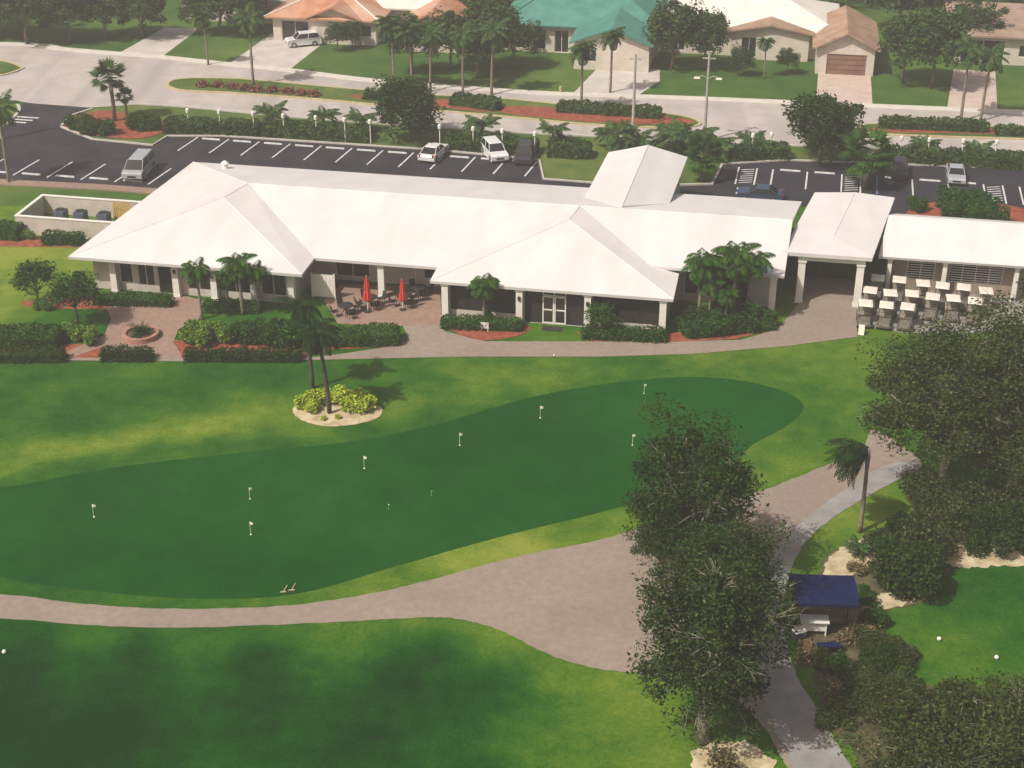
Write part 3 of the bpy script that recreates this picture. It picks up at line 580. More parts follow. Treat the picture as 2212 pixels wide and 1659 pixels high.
# ------------------------------------------------------------------ clubhouse
PH=R(10.5); O=Vector((-32.1,100.4,0))
def Bw(a,b,z=0): return Vector((O.x+a*math.cos(PH)+b*math.sin(PH),O.y-a*math.sin(PH)+b*math.cos(PH),z))
def wallrun(mb,axis,c,s0,s1,z0,z1,th,ops):
    def bx(p,q,u,v):
        if q-p<1e-4 or v-u<1e-4: return
        if axis=='a': mb.box(p,q,c,c+th,u,v)
        else: mb.box(c,c+th,p,q,u,v)
    cur=s0
    for (p,q,u,v) in sorted(ops):
        bx(cur,p,z0,z1); bx(p,q,z0,u); bx(p,q,v,z1); cur=q
    bx(cur,s1,z0,z1)
def window(parent,x0,x1,y,z0,z1,nx=2,nz=1,name='window',gm='glass',fm='white',fw=0.06,dep=0.1):
    gl=MB().box(x0+0.01,x1-0.01,y+dep,y+dep+0.03,z0+0.01,z1-0.01); w=obj(name,gl.mesh(name,gm),parent)
    f=MB()
    for i in range(nx+1):
        x=x0+(x1-x0)*i/nx; x=min(max(x,x0+fw/2),x1-fw/2); f.box(x-fw/2,x+fw/2,y+dep-0.05,y+dep-0.002,z0,z1)
    for k in range(nz+1):
        zz=z0+(z1-z0)*k/nz; zz=min(max(zz,z0+fw/2),z1-fw/2)
        f.box(x0+fw,x1-fw,y+dep-0.046,y+dep-0.004,zz-fw/2,zz+fw/2)
    obj('frame',f.mesh('frame',fm),w)
    return w
club=empty('clubhouse',O,-PH,'long low clubhouse with a white hipped roof and columns','building')
E,RZ=2.95,4.8
rv=[(0,0,E),(17.6,0,E),(8.8,8.8,RZ),(9.6,12,RZ),(17.6,3,E),(1.5,20.8,E),(26.7,3,E),(35.6,12,RZ),(26.7,.6,E),(43.7,.6,E),(35.2,9.1,RZ),(43.7,5,E),(41.7,5,3.36),(51,5,3.36),(51.3,12,RZ),(52,20.8,E)]
rf=[(0,1,2),(1,4,3,2),(0,2,3,5),(4,6,7,3),(8,9,10),(8,10,7,6),(9,11,12,7,10),(12,13,14,7),(5,3,7,14,15)]
mb=MB().add(rv,rf); me=mb.mesh('roof','roof'); ro=obj('roof',me,club); s=ro.modifiers.new('t','SOLIDIFY'); s.thickness=0.22; s.offset=-1; s.use_even_offset=False
cap=MB()
for a,b in [(0,2),(1,2),(2,3),(3,5),(8,10),(9,10),(10,7),(3,14)]:
    p,q=Vector(rv[a])+Vector((0,0,-.01)),Vector(rv[b])+Vector((0,0,-.01)); cap.tube([p,q],0.045,6)
obj('ridge_cap',cap.mesh('ridge_cap','roof'),ro)
vent=MB().lathe([(0.25,0),(0.25,.4),(0.35,.45),(0.1,.65)],12,(5.2,18.6,3.4)); obj('vent',vent.mesh('vent','white'),ro)
wl=MB(); zt=2.75
ops1=[(3.2,4.2,.6,2.3),(4.6,5.9,.5,2.3),(6.2,7.2,0.02,2.3),(8.4,10.2,.5,2.3),(11,13.2,.5,2.3),(14,15.9,.5,2.3)]
wallrun(wl,'a',1.3,1.2,16.4,0,zt,.25,ops1)
wallrun(wl,'b',2.0,1.55,19.6,0,zt,.25,[(4,6,.8,2.2),(9,11,.8,2.2)])
wallrun(wl,'b',16.15,1.55,6.0,0,zt,.25,[])
wallrun(wl,'a',6.0,16.15,27.6,0,zt+.3,.25,[(18.2,20.8,.3,2.5),(23.2,24.3,.02,2.2),(24.9,26.6,.6,2.3)])
wallrun(wl,'b',27.6,1.5,6.0,0,zt,.25,[])
wallrun(wl,'a',1.3,27.6,43.2,0,zt,.2,[(28.0,32.7,.55,2.5),(33.3,37.5,0.02,2.6),(38.1,42.8,.55,2.5)])
wallrun(wl,'b',43.0,1.5,7.0,0,zt,.2,[])
wallrun(wl,'a',7.0,43.0,50.2,0,3.2,.25,[(44,46,.5,2.3),(46.6,48.6,.02,2.4)])
wallrun(wl,'b',50.0,7.25,19.6,0,3.0,.25,[])
wallrun(wl,'a',19.4,2.25,50.0,0,zt,.2,[])
wl.add([(50.05,7.25,3.0),(50.05,19.6,3.0),(50.05,12.4,4.55)],[(0,1,2)])
obj('wall',wl.mesh('wall','wall'),club)
for p,q,u,v in ops1[:2]+ops1[3:]: window(club,p,q,1.3,u,v,2 if q-p>1.2 else 1)
window(club,6.2,7.2,1.3,.02,2.3,1,1,'door','glass','black')
window(club,18.2,20.8,6.0,.3,2.5,2,1,gm='screen'); window(club,23.2,24.3,6.0,.02,2.2,1,1,'door','wall'); window(club,24.9,26.6,6.0,.6,2.3,2)
window(club,28.0,32.7,1.3,.55,2.5,4,1,gm='screen',fm='black'); window(club,38.1,42.8,1.3,.55,2.5,3,1,gm='screen',fm='black')
window(club,33.3,34.55,1.3,.02,2.6,1,1,gm='screen',fm='black'); window(club,36.25,37.5,1.3,.02,2.6,1,1,gm='screen',fm='black')
window(club,34.57,36.23,1.3,2.15,2.6,2,1)
for x0,x1 in [(34.57,35.39),(35.41,36.23)]:
    d=window(club,x0,x1,1.3,.04,2.13,1,2,'door','glass','white',0.09,0.06)
    obj('handle',MB().box((x0 if x0>35 else x1-.03)+(0.09 if x0>35 else -0.11),(x0 if x0>35 else x1-.03)+(0.12 if x0>35 else -0.08),1.28,1.31,.95,1.25).mesh('handle','chrome'),d)
window(club,44,46,7.0,.5,2.3,2); window(club,46.6,48.6,7.0,.02,2.4,2,1,'door')
def column(a,b,h,w=.42,z0=0):
    m=MB().box(a-w/2,a+w/2,b-w/2,b+w/2,z0,h-.12); m.box(a-w/2-.06,a+w/2+.06,b-w/2-.06,b+w/2+.06,h-.12,h); m.box(a-w/2-.04,a+w/2+.04,b-w/2-.04,b+w/2+.04,z0,z0+.2)
    return m.mesh('column','white')
for a,b,h in [(2.9,1.0,2.7),(7.7,1.0,2.7),(10.6,1.0,2.7),(13.6,1.0,2.7),(16.4,1.0,2.7),(22.4,3.5,2.7),(27.7,1.0,2.7),(33.0,1.0,2.7),(37.8,1.0,2.7),(43.0,1.0,2.7),(50.3,5.5,3.1)]:
    obj('column',column(a,b,h,.46),club)
for a in (7.7,33.0,37.8): obj('lantern',MB().box(a-.09,a+.09,.66,.76,1.9,2.2).mesh('lantern','black'),club)
# entrance canopy (street side)
pc=empty('entrance_canopy',Bw(35.6,18,0),-PH,'white gabled entrance canopy on posts behind the clubhouse','canopy')
rvp=[(-.2,-2.2,4.0),(3.1,-5.6,4.84),(6.4,-2.2,4.0),(0.3,8.6,4.0),(3.6,8.6,4.84),(6.9,8.6,4.0)]
o=obj('roof',MB().add(rvp,[(0,1,4,3),(1,2,5,4)]).mesh('roof','roof'),pc); s=o.modifiers.new('t','SOLIDIFY'); s.thickness=.25; s.offset=-1
obj('ridge_cap',MB().tube([(3.12,-5.5,4.83),(3.6,8.6,4.83)],.045,6).mesh('ridge_cap','roof'),o)
gb=MB(); gb.box(.45,.55,.2,8.2,3.3,3.7); gb.box(6.2,6.3,.2,8.2,3.3,3.7); gb.box(.55,6.2,8.0,8.1,3.3,3.8); obj('beam',gb.mesh('beam','white'),pc)
for x,y in [(.6,8.0),(6.2,8.0),(.6,4.4),(6.2,4.4)]: obj('column',column(x,y,3.3,.4),pc)
# breezeway
bz=empty('breezeway',Bw(51.0,7.8,0),-PH,'tall white roofed covered walkway on square columns','breezeway')
rvb=[(-.3,0,4.0),(6.0,0,4.0),(8.0,12.4,4.0),(1.9,12.4,4.0),(3.3,3.0,4.22),(4.95,12.4,4.22)]
o=obj('roof',MB().add(rvb,[(0,1,4),(1,2,5,4),(3,0,4,5)]).mesh('roof','roof'),bz); s=o.modifiers.new('t','SOLIDIFY'); s.thickness=.28; s.offset=-1
obj('ridge_cap',MB().tube([(3.3,3.0,4.21),(4.95,12.4,4.21)],.045,6).mesh('ridge_cap','roof'),o)
obj('beam',MB().box(.9,5.6,.35,.65,3.3,3.72).mesh('beam','white'),bz)
for x,y in [(1.2,.5),(5.3,.5),(5.6,6),(2.2,11.8),(7.2,11.8)]: obj('column',column(x,y,3.3,.5),bz)
wb=MB(); wallrun(wb,'a',5.0,.3,6.6,0,3.7,.2,[(1.5,4.8,.02,2.6)]); obj('wall',wb.mesh('wall','passshade'),bz); window(bz,1.5,4.8,5.0,.02,2.6,3,1,'door','glass','black')  # cross wall added to darken the passage; its near-black colour stands for shade
# pro shop
ps=empty('golf_shop',Bw(57.6,10.6,0),-PH,'low cream golf shop with white roof and louvred windows','building')
rvq=[(0,0,3.0),(.7,4.4,4.5),(1.4,8.8,3.0),(26,0,3.0),(26,4.4,4.5),(26,8.8,3.0)]
o=obj('roof',MB().add(rvq,[(0,3,4,1),(1,4,5,2)]).mesh('roof','roof'),ps); s=o.modifiers.new('t','SOLIDIFY'); s.thickness=.2; s.offset=-1
obj('ridge_cap',MB().tube([(.7,4.4,4.49),(26,4.4,4.49)],.045,6).mesh('ridge_cap','roof'),o)
ws=MB(); wallrun(ws,'a',1.2,1.0,25.6,0,2.8,.22,[(2.2,4.2,.9,2.4),(5.2,9.0,.9,2.4),(10.5,12.5,.02,2.4),(14,18,.9,2.3)]); wallrun(ws,'b',1.0,1.42,8.0,0,2.9,.22,[]); wallrun(ws,'b',25.4,1.42,8.0,0,2.9,.22,[]); wallrun(ws,'a',7.8,1.22,25.4,0,2.9,.2,[])
ws.add([(1.1,1.4,2.9),(1.1,7.9,2.9),(1.1,4.4,4.2)],[(0,1,2)])
obj('wall',ws.mesh('wall','tanwall'),ps)
window(ps,2.2,4.2,1.2,.9,2.4,2,8,fw=.05); window(ps,5.2,9.0,1.2,.9,2.4,4,8,fw=.05); window(ps,10.5,12.5,1.2,.02,2.4,2,1,'door','glass','black'); window(ps,14,18,1.2,.9,2.3,4,2)
for a in (.9,4.8,9.8,13.2,18.6): obj('column',column(a,.5,2.75,.3),ps)
# ------------------------------------------------------------------ service yard
sy=empty('service_yard_wall',G(38,505),-PH,'white masonry enclosure around cooling units','wall')
m=MB(); Lx=9.6; Ly=4.6
m.box(0,Lx,0,.2,0,1.5); m.box(0,.2,.2,Ly,0,1.5); m.box(0,Lx,Ly,Ly+.2,0,1.5)
obj('wall',m.mesh('wall','wall'),sy)
obj('coping',MB().box(-.04,Lx+.04,-.04,.24,1.5,1.57).box(-.04,.24,.24,Ly-.04,1.5,1.57).box(-.04,Lx+.04,Ly-.04,Ly+.24,1.5,1.57).mesh('coping','white'),sy)
ac=empty('cooling_unit',(0,0,-999),0,'grey boxed cooling unit with a round fan','cooling unit','cooling units in the service yard')
obj('casing',MB().box(-.45,.45,-.45,.45,0,1.25).mesh('casing','acunit'),ac,bevel=.04)
obj('fan_grille',MB().lathe([(.38,0),(.38,.05),(.1,.08)],14,(0,0,1.25)).mesh('fan_grille','black'),ac)
PROTO['ac']=ac
for k,x in enumerate((2.6,4.3,6.3)):
    p=G(38,505)+Vector((math.cos(PH)*x+math.sin(PH)*2.6,-math.sin(PH)*x+math.cos(PH)*2.6,0)); inst('ac',p,-PH)
p=G(38,505)+Vector((math.cos(PH)*7.5+math.sin(PH)*3.4,-math.sin(PH)*7.5+math.cos(PH)*3.4,0))
m=MB()
for i in range(9): m.box(-.7+i*.17,-.58+i*.17,-.03,.03,.1,1.9)
m.box(-.72,.9,.03,.07,.4,.5); m.box(-.72,.9,.03,.07,1.2,1.3); m.box(-.72,-.62,.03,.6,0,1.3); m.box(.8,.9,.03,.6,0,1.3)
lab(obj('wooden_rack',m.mesh('wooden_rack','wood'),None,p,-PH),'yellow slatted wooden rack inside the service yard','rack')
# ------------------------------------------------------------------ houses
def house(origin,w,d,ez,rz_,roofm,wallm,label,wings=(),wins=(),rooftype='hip',yaw=R(10)):
    o=empty('house',G(*origin),-yaw,label,'house','houses across the street'); 
    wl=MB(); wallrun(wl,'a',0,0,w,0,ez-.1,.2,list(wins)); wl.box(0,.2,.2,d,0,ez-.1); wl.box(w-.2,w,.2,d,0,ez-.1); wl.box(.2,w-.2,d-.2,d,0,ez-.1)
    ov=.7; x0,x1,y0,y1=-ov,w+ov,-ov,d+ov; hd=(y1-y0)/2
    if rooftype=='hip': rv=[(x0,y0,ez),(x1,y0,ez),(x1,y1,ez),(x0,y1,ez),(x0+hd,y0+hd,rz_),(x1-hd,y0+hd,rz_)]; rf=[(0,1,5,4),(1,2,5),(2,3,4,5),(3,0,4)]
    elif rooftype=='flat': rv=[(x0,y0,ez),(x1,y0,ez),(x1,y1,rz_),(x0,y1,rz_)]; rf=[(0,1,2,3)]
    else: rv=[(x0,y0,ez),(x1,y0,ez),(x1,y1,ez),(x0,y1,ez),(x0,y0+hd,rz_),(x1,y0+hd,rz_)]; rf=[(0,1,5,4),(2,3,4,5)]
    r=obj('roof',MB().add(rv,rf).mesh('roof',roofm),o); s=r.modifiers.new('t','SOLIDIFY'); s.thickness=.2; s.offset=-1
    if rooftype=='hip':
        cp=MB()
        for a_,b_ in ((0,4),(1,5),(4,5)): cp.tube([Vector(rv[a_])+Vector((0,0,.03)),Vector(rv[b_])+Vector((0,0,.03))],.09,5)
        obj('ridge_cap',cp.mesh('ridge_cap','paleroof' if roofm in('terra',) else roofm),r)
    for k,(a,b,c,e) in enumerate(wins):
        dr=c<.1; window(o,a,b,0,c,e,2 if b-a>1.4 else 1,1,'door' if dr else 'window')
    for (a0,a1,b0,b1,wez,wrz,rm,front) in wings:
        gops=[]
        if front: gops=[front[:4]]
        wallrun(wl,'a',b0,a0,a1,0,wez-.1,.2,gops); wl.box(a0,a0+.2,b0+.2,b1,0,wez-.1); wl.box(a1-.2,a1,b0+.2,b1,0,wez-.1)
        c=(a0+a1)/2
        wr=MB().add([(a0-.5,b0-.6,wez),(c,b0-.6,wrz),(a1+.5,b0-.6,wez),(a0-.5,b1,wez),(c,b1,wrz),(a1+.5,b1,wez)],[(0,1,4,3),(1,2,5,4)])
        x=obj('wing_roof',wr.mesh('wing_roof',rm),o); s=x.modifiers.new('t','SOLIDIFY'); s.thickness=.18; s.offset=-1
        wl.add([(a0,b0+.05,wez-.1),(a1,b0+.05,wez-.1),(c,b0+.05,wrz-.25)],[(0,1,2)])
        if front:
            p,q,u,v,mt,nm=front; window(o,p,q,b0,u,v,1 if nm=='garage_door' else 2,4 if nm=='garage_door' else 1,nm,mt,'garage' if nm=='garage_door' else 'white',.04)
    obj('wall',wl.mesh('wall',wallm),o); return o
house((592,88),12,11,2.9,5.0,'terra','housewall','white house with an orange tile roof and open carport',wings=[(15.5,21.5,-1.5,7,2.9,4.3,'terra',(17,20,.8,2.2,'glass','window')),(4.5,10,-.2,9,3.0,4.3,'terra',None)],wins=[(1,4.2,.02,2.4),(10.3,11.5,.9,2.2)])
house((795,72),10,10,3.2,4.8,'paleroof','housewall','low white house wing with a pale roof and terracotta edge',wins=[(2,4,.9,2.2),(5.5,7.5,.9,2.2)])
house((1090,108),17,12,3.1,6.8,'teal','housewall','white house with a teal green hipped roof',wings=[(8.6,16.6,-6,5,3.0,4.7,'teal',(9.8,11,.9,2.2,'glass','window'))],wins=[(1,2.4,.3,2.5),(3.2,4.6,.3,2.5),(5.6,7.2,.02,2.5)])
house((1420,112),19,12,3.1,5.4,'paleroof','housewall','house with pale and brown tile roofs and a garage wing',wings=[(17.2,23.2,-5.5,6,2.9,4.6,'brownroof',(18.3,22.4,.02,2.2,'garage','garage_door')),(8,16.4,-1.2,3,3.15,4.0,'brownroof',(9.2,10.8,.3,2.4,'glass','window'))],wins=[(1.5,3,.3,2.4),(4.5,6,.3,2.4)])
house((2062,135),16,11,3.2,3.9,'pinkroof','housewall','low house with a flat rose brown carport roof',wings=[],wins=[(.5,5,.02,2.6),(6.5,8,.9,2.2)],rooftype='flat')
house((395,42),14,10,3.0,4.6,'paleroof','housewall','distant low house with a pale roof',wins=[(2,4,.9,2.2),(8,10,.9,2.2)],rooftype='gable')
house((1280,20),14,10,3.0,4.8,'terra','housewall','distant house with a terracotta roof',wins=[(2,4,.9,2.2),(8,10,.9,2.2)])
# ------------------------------------------------------------------ vehicles
def wheelparts(root,xs,y,r,w):
    me=None
    for x in xs:
        for sgn in (-1,1):
            if me is None:
                t=MB().tube([(0,-w/2,0),(0,-w/2+.03,0),(0,w/2-.03,0),(0,w/2,0)],[r*.9,r,r,r*.9],18); me=t.mesh('tyre','rubber',False)
                rm=MB().tube([(0,-w/2-.012,0),(0,w/2+.012,0)],r*.6,12).mesh('rim','chrome')
            t=obj('wheel',me,root,(x,sgn*y,r)); obj('rim',rm,t)
def car(key,L,Wd,Hh,belt,hood,prof,cab,pm,label,cat='car'):
    root=empty('parked_car',(0,0,-300-50*len(PROTO)),0,label,cat,'cars in the parking lots')
    n=len(prof); y=Wd/2; v=[];f=[]
    yy=[-y*.93,-y,y,y*.93]; ins=[.05,0,0,.05]
    cz=sum(p[1] for p in prof)/n
    for q,i in zip(yy,ins):
        for (px,pz) in prof: v.append((px*(1-i*.5),q,cz+(pz-cz)*(1-i)))
    for s_ in range(3):
        for k in range(n): f.append((s_*n+k,(s_+1)*n+k,(s_+1)*n+(k+1)%n,s_*n+(k+1)%n))
    f.append(tuple(range(n))); f.append(tuple(3*n+k for k in range(n))[::-1])
    rb,rt,ft,fb=cab; yb=y*.90; yt=y*.74; zt=Hh
    b=MB().add(v,f)
    b.add([(rt,-yt,zt-.07),(ft,-yt,zt-.07),(ft,yt,zt-.07),(rt,yt,zt-.07),(rt+.08,-yt*.9,zt),(ft-.12,-yt*.9,zt),(ft-.12,yt*.9,zt),(rt+.08,yt*.9,zt)],[(4,5,6,7),(0,1,5,4),(1,2,6,5),(2,3,7,6),(3,0,4,7)])
    for sg in (-1,1):
        for (x0,x1) in ((rb,rt),(fb,ft),((rb+fb)/2,(rt+ft)/2)): b.tube([(x0,sg*yb,belt-.02),(x1,sg*(yt+.01),zt-.05)],.045,5)
    me=b.mesh('body',pm); bo=obj('body',me,root,bevel=.03)
    gl=MB().add([(rb,-yb,belt-.02),(fb,-yb,belt-.02),(fb,yb,belt-.02),(rb,yb,belt-.02),(rt,-yt,zt-.06),(ft,-yt,zt-.06),(ft,yt,zt-.06),(rt,yt,zt-.06)],[(0,1,5,4),(1,2,6,5),(2,3,7,6),(3,0,4,7)])
    obj('window',gl.mesh('window','glass'),root)
    wheelparts(root,(-L*.30,L*.31),y-.10,.34,.23)
    for sg in (-1,1):
        obj('headlight',MB().box(L/2-.16,L/2-.02,sg*y*.72-.17,sg*y*.72+.17,.62,.78).mesh('headlight','lamp'),root)
        obj('tail_light',MB().box(-L/2-.01,-L/2+.1,sg*y*.8-.1,sg*y*.8+.1,.7,1.0).mesh('tail_light','tail'),root)
    obj('grille',MB().box(L/2-.06,L/2+.01,-.4,.4,.48,.66).mesh('grille','black'),root)
    PROTO[key]=root
def prof(L,hood,belt,deck): h=L/2; return [(-h,.35),(-h+.1,.28),(h-.1,.28),(h,.4),(h-.02,hood-.16),(h-.25,hood-.03),(h-1.15,belt-.02),(h-1.3,belt),(-h+.8,belt),(-h+.12,deck),(-h,deck-.15)]
car('suv_w',4.4,1.85,1.7,1.03,1.0,prof(4.4,.98,1.03,1.02),(-2.1,-1.85,.5,1.1),'p_white','white estate car parked in a bay')
car('sed_w',4.5,1.8,1.42,.92,.9,prof(4.5,.87,.92,.92),(-1.75,-.95,.35,1.05),'p_white','white saloon car parked in a bay')
car('van',4.8,1.9,1.75,1.05,1.0,prof(4.8,1.0,1.05,1.04),(-2.3,-2.1,.9,1.7),'p_silver','silver minivan parked in a bay')
car('sed_s',4.5,1.8,1.42,.92,.9,prof(4.5,.87,.92,.92),(-1.75,-.95,.35,1.05),'p_silver','silver saloon car parked in a bay')
car('suv_d',4.3,1.8,1.65,1.02,1.0,prof(4.3,.97,1.02,1.01),(-2.05,-1.8,.5,1.1),'p_dark','dark grey estate car parked in a bay')
car('sed_b',4.5,1.8,1.42,.92,.9,prof(4.5,.87,.92,.92),(-1.75,-.95,.35,1.05),'p_blue','dark blue saloon car in the parking lot')
FW=math.pi/2-PY; BK=FW+math.pi
def C_(key,px,py,rz,l=None,s=.88): p=G(px,py); p.z=.02; inst(key,p,rz,s,l)
C_('van',303,376,BK+.12,None,.95); C_('sed_w',937,340,FW-.1); C_('suv_w',1068,340,BK+.5); C_('suv_d',1133,346,BK+.1)
C_('suv_w',655,98,R(200),'white estate car parked on a house driveway')
C_('sed_s',2063,388,BK,None,.84); C_('suv_d',1942,378,BK,None,.78); C_('sed_b',1640,432,-PY+math.pi)
# golf carts
gc=empty('golf_cart',(0,0,-800),0,'cream golf cart with a flat canopy roof','golf cart','golf carts parked in rows on the pad'); PROTO['cart']=gc
b=MB(); b.box(-1.15,1.1,-.55,.55,.22,.40); b.box(-1.15,-.15,-.55,.55,.40,.68,.0,.02)
b.add([(.62,-.5,.4),(1.15,-.45,.4),(1.15,.45,.4),(.62,.5,.4),(.66,-.48,.95),(.95,-.4,.82),(.95,.4,.82),(.66,.48,.95)],[(4,5,6,7),(0,1,5,4),(1,2,6,5),(2,3,7,6),(3,0,4,7)])
obj('body',b.mesh('body','cartbody'),gc,bevel=.04)
obj('seat',MB().box(-.62,-.1,-.5,.5,.68,.82).box(-.74,-.62,-.5,.5,.82,1.25).mesh('seat','seat'),gc,bevel=.03)
r=MB().box(-.85,.55,-.56,.56,1.73,1.79); r.box(-.77,.47,-.48,.48,1.79,1.82,.05,.05); obj('roof',r.mesh('roof','cartroof'),gc,bevel=.03)
pm1=MB().tube([(.85,0,.85),(.45,0,1.73)],.025,6).mesh('roof_post','black'); pm2=MB().tube([(-.78,0,.68),(-.8,0,1.73)],.025,6).mesh('roof_post','black')
for sg in (-.5,.5): obj('roof_post',pm1,gc,(0,sg,0)); obj('roof_post',pm2,gc,(0,sg,0))
bw=MB().tube([(-1.0,0,.5),(-1.1,0,1.3)],.13,8).mesh('bag_well','black')
for sg in (-.25,.25): obj('bag_well',bw,gc,(0,sg,0))
st=MB(); pts=[(.42,-.25+.17*math.cos(t),1.02+.14*math.sin(t)) for t in [2*math.pi*k/12 for k in range(13)]]; st.tube(pts,.015,4); st.tube([(.42,-.25,1.02),(.72,-.25,.7)],.02,5); obj('steering_wheel',st.mesh('steering_wheel','black'),gc)
wheelparts(gc,(-.75,.78),.5,.23,.2)
rr_=random.Random(4)
for row in [[(1898,603),(1945,607),(1992,612),(2038,618),(2084,623),(2128,628)],[(1878,629),(1923,633),(1968,637),(2014,642),(2060,647),(2104,651)],[(1868,656),(1913,660),(1960,664)]]:
    for x,y in row: p=G(x+rr_.uniform(-3,3),y+rr_.uniform(-2,2),1.55); inst('cart',(p.x,p.y,.03),R(-104)+rr_.uniform(-.1,.1),.86)
# ------------------------------------------------------------------ patio furniture
um=empty('patio_umbrella',(0,0,-850),0,'closed red patio umbrella on a pole','umbrella','closed red umbrellas on the patio'); PROTO['um']=um
obj('pole',MB().tube([(0,0,0),(0,0,2.75)],.03,8).mesh('pole','white'),um)
obj('base',MB().lathe([(.28,0),(.26,.07),(.05,.1)],14).mesh('base','black'),um)
obj('canopy',MB().lathe([(.20,.85),(.32,.95),(.27,1.5),(.22,1.6),(.2,2.1),(.05,2.68),(.02,2.75)],16,(0,0,0),.35).mesh('canopy','red'),um)
tb=empty('patio_table',(0,0,-860),0,'round dark metal patio table','table','patio tables'); PROTO['tb']=tb
obj('table_top',MB().lathe([(.55,.70),(.57,.72),(.55,.74)],20).mesh('table_top','black'),tb)
m=MB().tube([(.12,0,.7),(.08,0,.35),(.4,0,0)],.025,6).mesh('leg','black')
for k in range(4): obj('leg',m,tb,(0,0,0),k*math.pi/2)
ch=empty('patio_chair',(0,0,-870),0,'dark metal patio chair at a table','chair','patio chairs'); PROTO['ch']=ch
obj('seat',MB().box(-.23,.23,-.23,.23,.42,.46).mesh('seat','black'),ch); obj('backrest',MB().add([(-.23,.21,.46),(.23,.21,.46),(.23,.3,.9),(-.23,.3,.9),(-.23,.24,.46),(.23,.24,.46),(.23,.33,.9),(-.23,.33,.9)],[(0,1,2,3),(7,6,5,4),(0,3,7,4),(1,5,6,2),(2,6,7,3)]).mesh('backrest','black'),ch)
for x in (-.2,.2):
    for y in (-.2,.2): obj('leg',MB().tube([(x,y,0),(x,y,.42)],.018,5).mesh('leg','black'),ch)
for (px,py) in [(800,662),(873,658),(748,680),(905,640)]:
    p=G(px,py); p.z=.035; inst('tb',p)
    for k in range(4):
        a=k*math.pi/2+.5; q=p+Vector((math.cos(a)*.85,math.sin(a)*.85,0)); inst('ch',q,a-math.pi/2)
for px,py,s in [(797,664,1.02),(872,660,.88)]: p=G(px,py); inst('um',(p.x,p.y-.8,.035),.3,s)
m=MB().box(-.8,.8,-.03,.03,.15,1.9); 
for i in range(7): m.box(-.8+i*.25,-.75+i*.25,-.05,-.031,.15,1.9)
sc=empty('privacy_screen',G(700,645),-PH,'white panel screen beside the patio','screen'); obj('panel',m.mesh('panel','white'),sc)
obj('post',MB().box(-.9,-.8,-.05,.05,0,2).mesh('post','white'),sc); obj('post',MB().box(.8,.9,-.05,.05,0,2).mesh('post','white'),sc)
pl=empty('round_planter',(*G(305,728)[:2],.032),0,'round brick planter with a spiky reddish plant','planter')
obj('rim',MB().lathe([(1.25,0),(1.25,.35),(1.0,.35),(1.0,.15)],24).mesh('rim','brick'),pl)
obj('soil',MB().lathe([(.98,.1),(.98,.22)],20).mesh('soil','soil'),pl)
rng=np.random.default_rng(5); obj('plant',frondset(rng,26,1.1,(.2,1.4),.9,.25,(0,0,.3),'palmdark','plant',.04,8),pl)
sg=empty('sign_board',(*G(1047,716)[:2],.04),-PH,'small white sign on short legs in the flower bed','sign'); obj('panel',MB().box(-.28,.28,-.02,.02,.2,.65).mesh('panel','white'),sg)
for x in (-.25,.2): obj('leg',MB().box(x,x+.05,-.019,.019,0,.2).mesh('leg','white'),sg)
sg=empty('sandwich_board',(*G(1860,722)[:2],.03),-.3,'white folding sandwich board beside the path','sign'); obj('panel',MB().add([(-.2,-.2,0),(.2,-.2,0),(.2,-.02,.7),(-.2,-.02,.7),(-.2,.2,0),(.2,.2,0),(.2,.02,.7),(-.2,.02,.7)],[(0,1,2,3),(7,6,5,4),(3,2,6,7)]).mesh('panel','white'),sg)
p=Bw(35.4,.55,.045); m=MB().box(-.7,.7,-.35,.35,-.015,.012); m.box(-.62,.62,-.27,.27,.012,.018); lab(obj('door_mat',m.mesh('door_mat','black'),None,p,-PH),'dark door mat before the glass doors','mat')
# ------------------------------------------------------------------ path lights, poles, flags
bl=empty('light_bollard',(0,0,-880),0,'short white light post behind the hedge','light post','light posts along the parking lot'); PROTO['bl']=bl
obj('post',MB().tube([(0,0,0),(0,0,1.9)],.05,8).mesh('post','white'),bl); obj('lamp_head',MB().lathe([(.10,1.9),(.17,1.95),(.17,2.25),(.08,2.35)],12).mesh('lamp_head','white'),bl)
for x,y in [(407,290),(475,293),(548,297),(613,302),(683,306),(745,311),(800,315),(950,326),(1022,331),(1085,336),(1155,342),(1625,346),(1665,344),(1945,352),(2078,358),(2150,361),(2005,355)]:
    p=G(x,y); inst('bl',(p.x,p.y+.6,0))
def upole(px,py,h,arms,label):
    p=empty('utility_pole',G(px,py),-PH,label,'pole'); obj('pole',MB().tube([(0,0,0),(0,0,h)],[.16,.1],10).mesh('pole','pole'),p)
    if arms:
        for s_ in (-1,1): obj('arm',MB().tube([(0,0,h*.72),(s_*.5,0,h*.75),(s_*1.0,0,h*.73)],.04,6).mesh('arm','pole'),p)
        for s_ in (-1,1): obj('lamp_head',MB().box(s_*1.0-.3,s_*1.0+.3,-.13,.13,h*.73-.12,h*.73+.02,.08,.05).mesh('lamp_head','white'),p)
    obj('crossarm',MB().box(-.6,.6,-.06,.06,h-.5,h-.4).mesh('crossarm','pole'),p)
upole(1521,305,8.3,True,'concrete street pole with twin white lamps'); upole(1367,278,7.2,False,'slender concrete utility pole on the verge'); upole(5,300,13,False,'tall utility pole beside the corner lawn')
fl=empty('practice_flag',(0,0,-890),0,'short white putting green flagstick with a small flag','flag','flagsticks on the putting green'); PROTO['fl']=fl
obj('pole',MB().tube([(0,0,0),(0,0,.85)],.014,6).mesh('pole','white'),fl)
obj('flag',MB().add([(0,-.01,.66),(.09,-.03,.67),(.19,0,.68),(.19,0,.83),(.09,-.03,.85),(0,-.01,.86)],[(0,1,4,5),(1,2,3,4)]).mesh('flag','white'),fl)
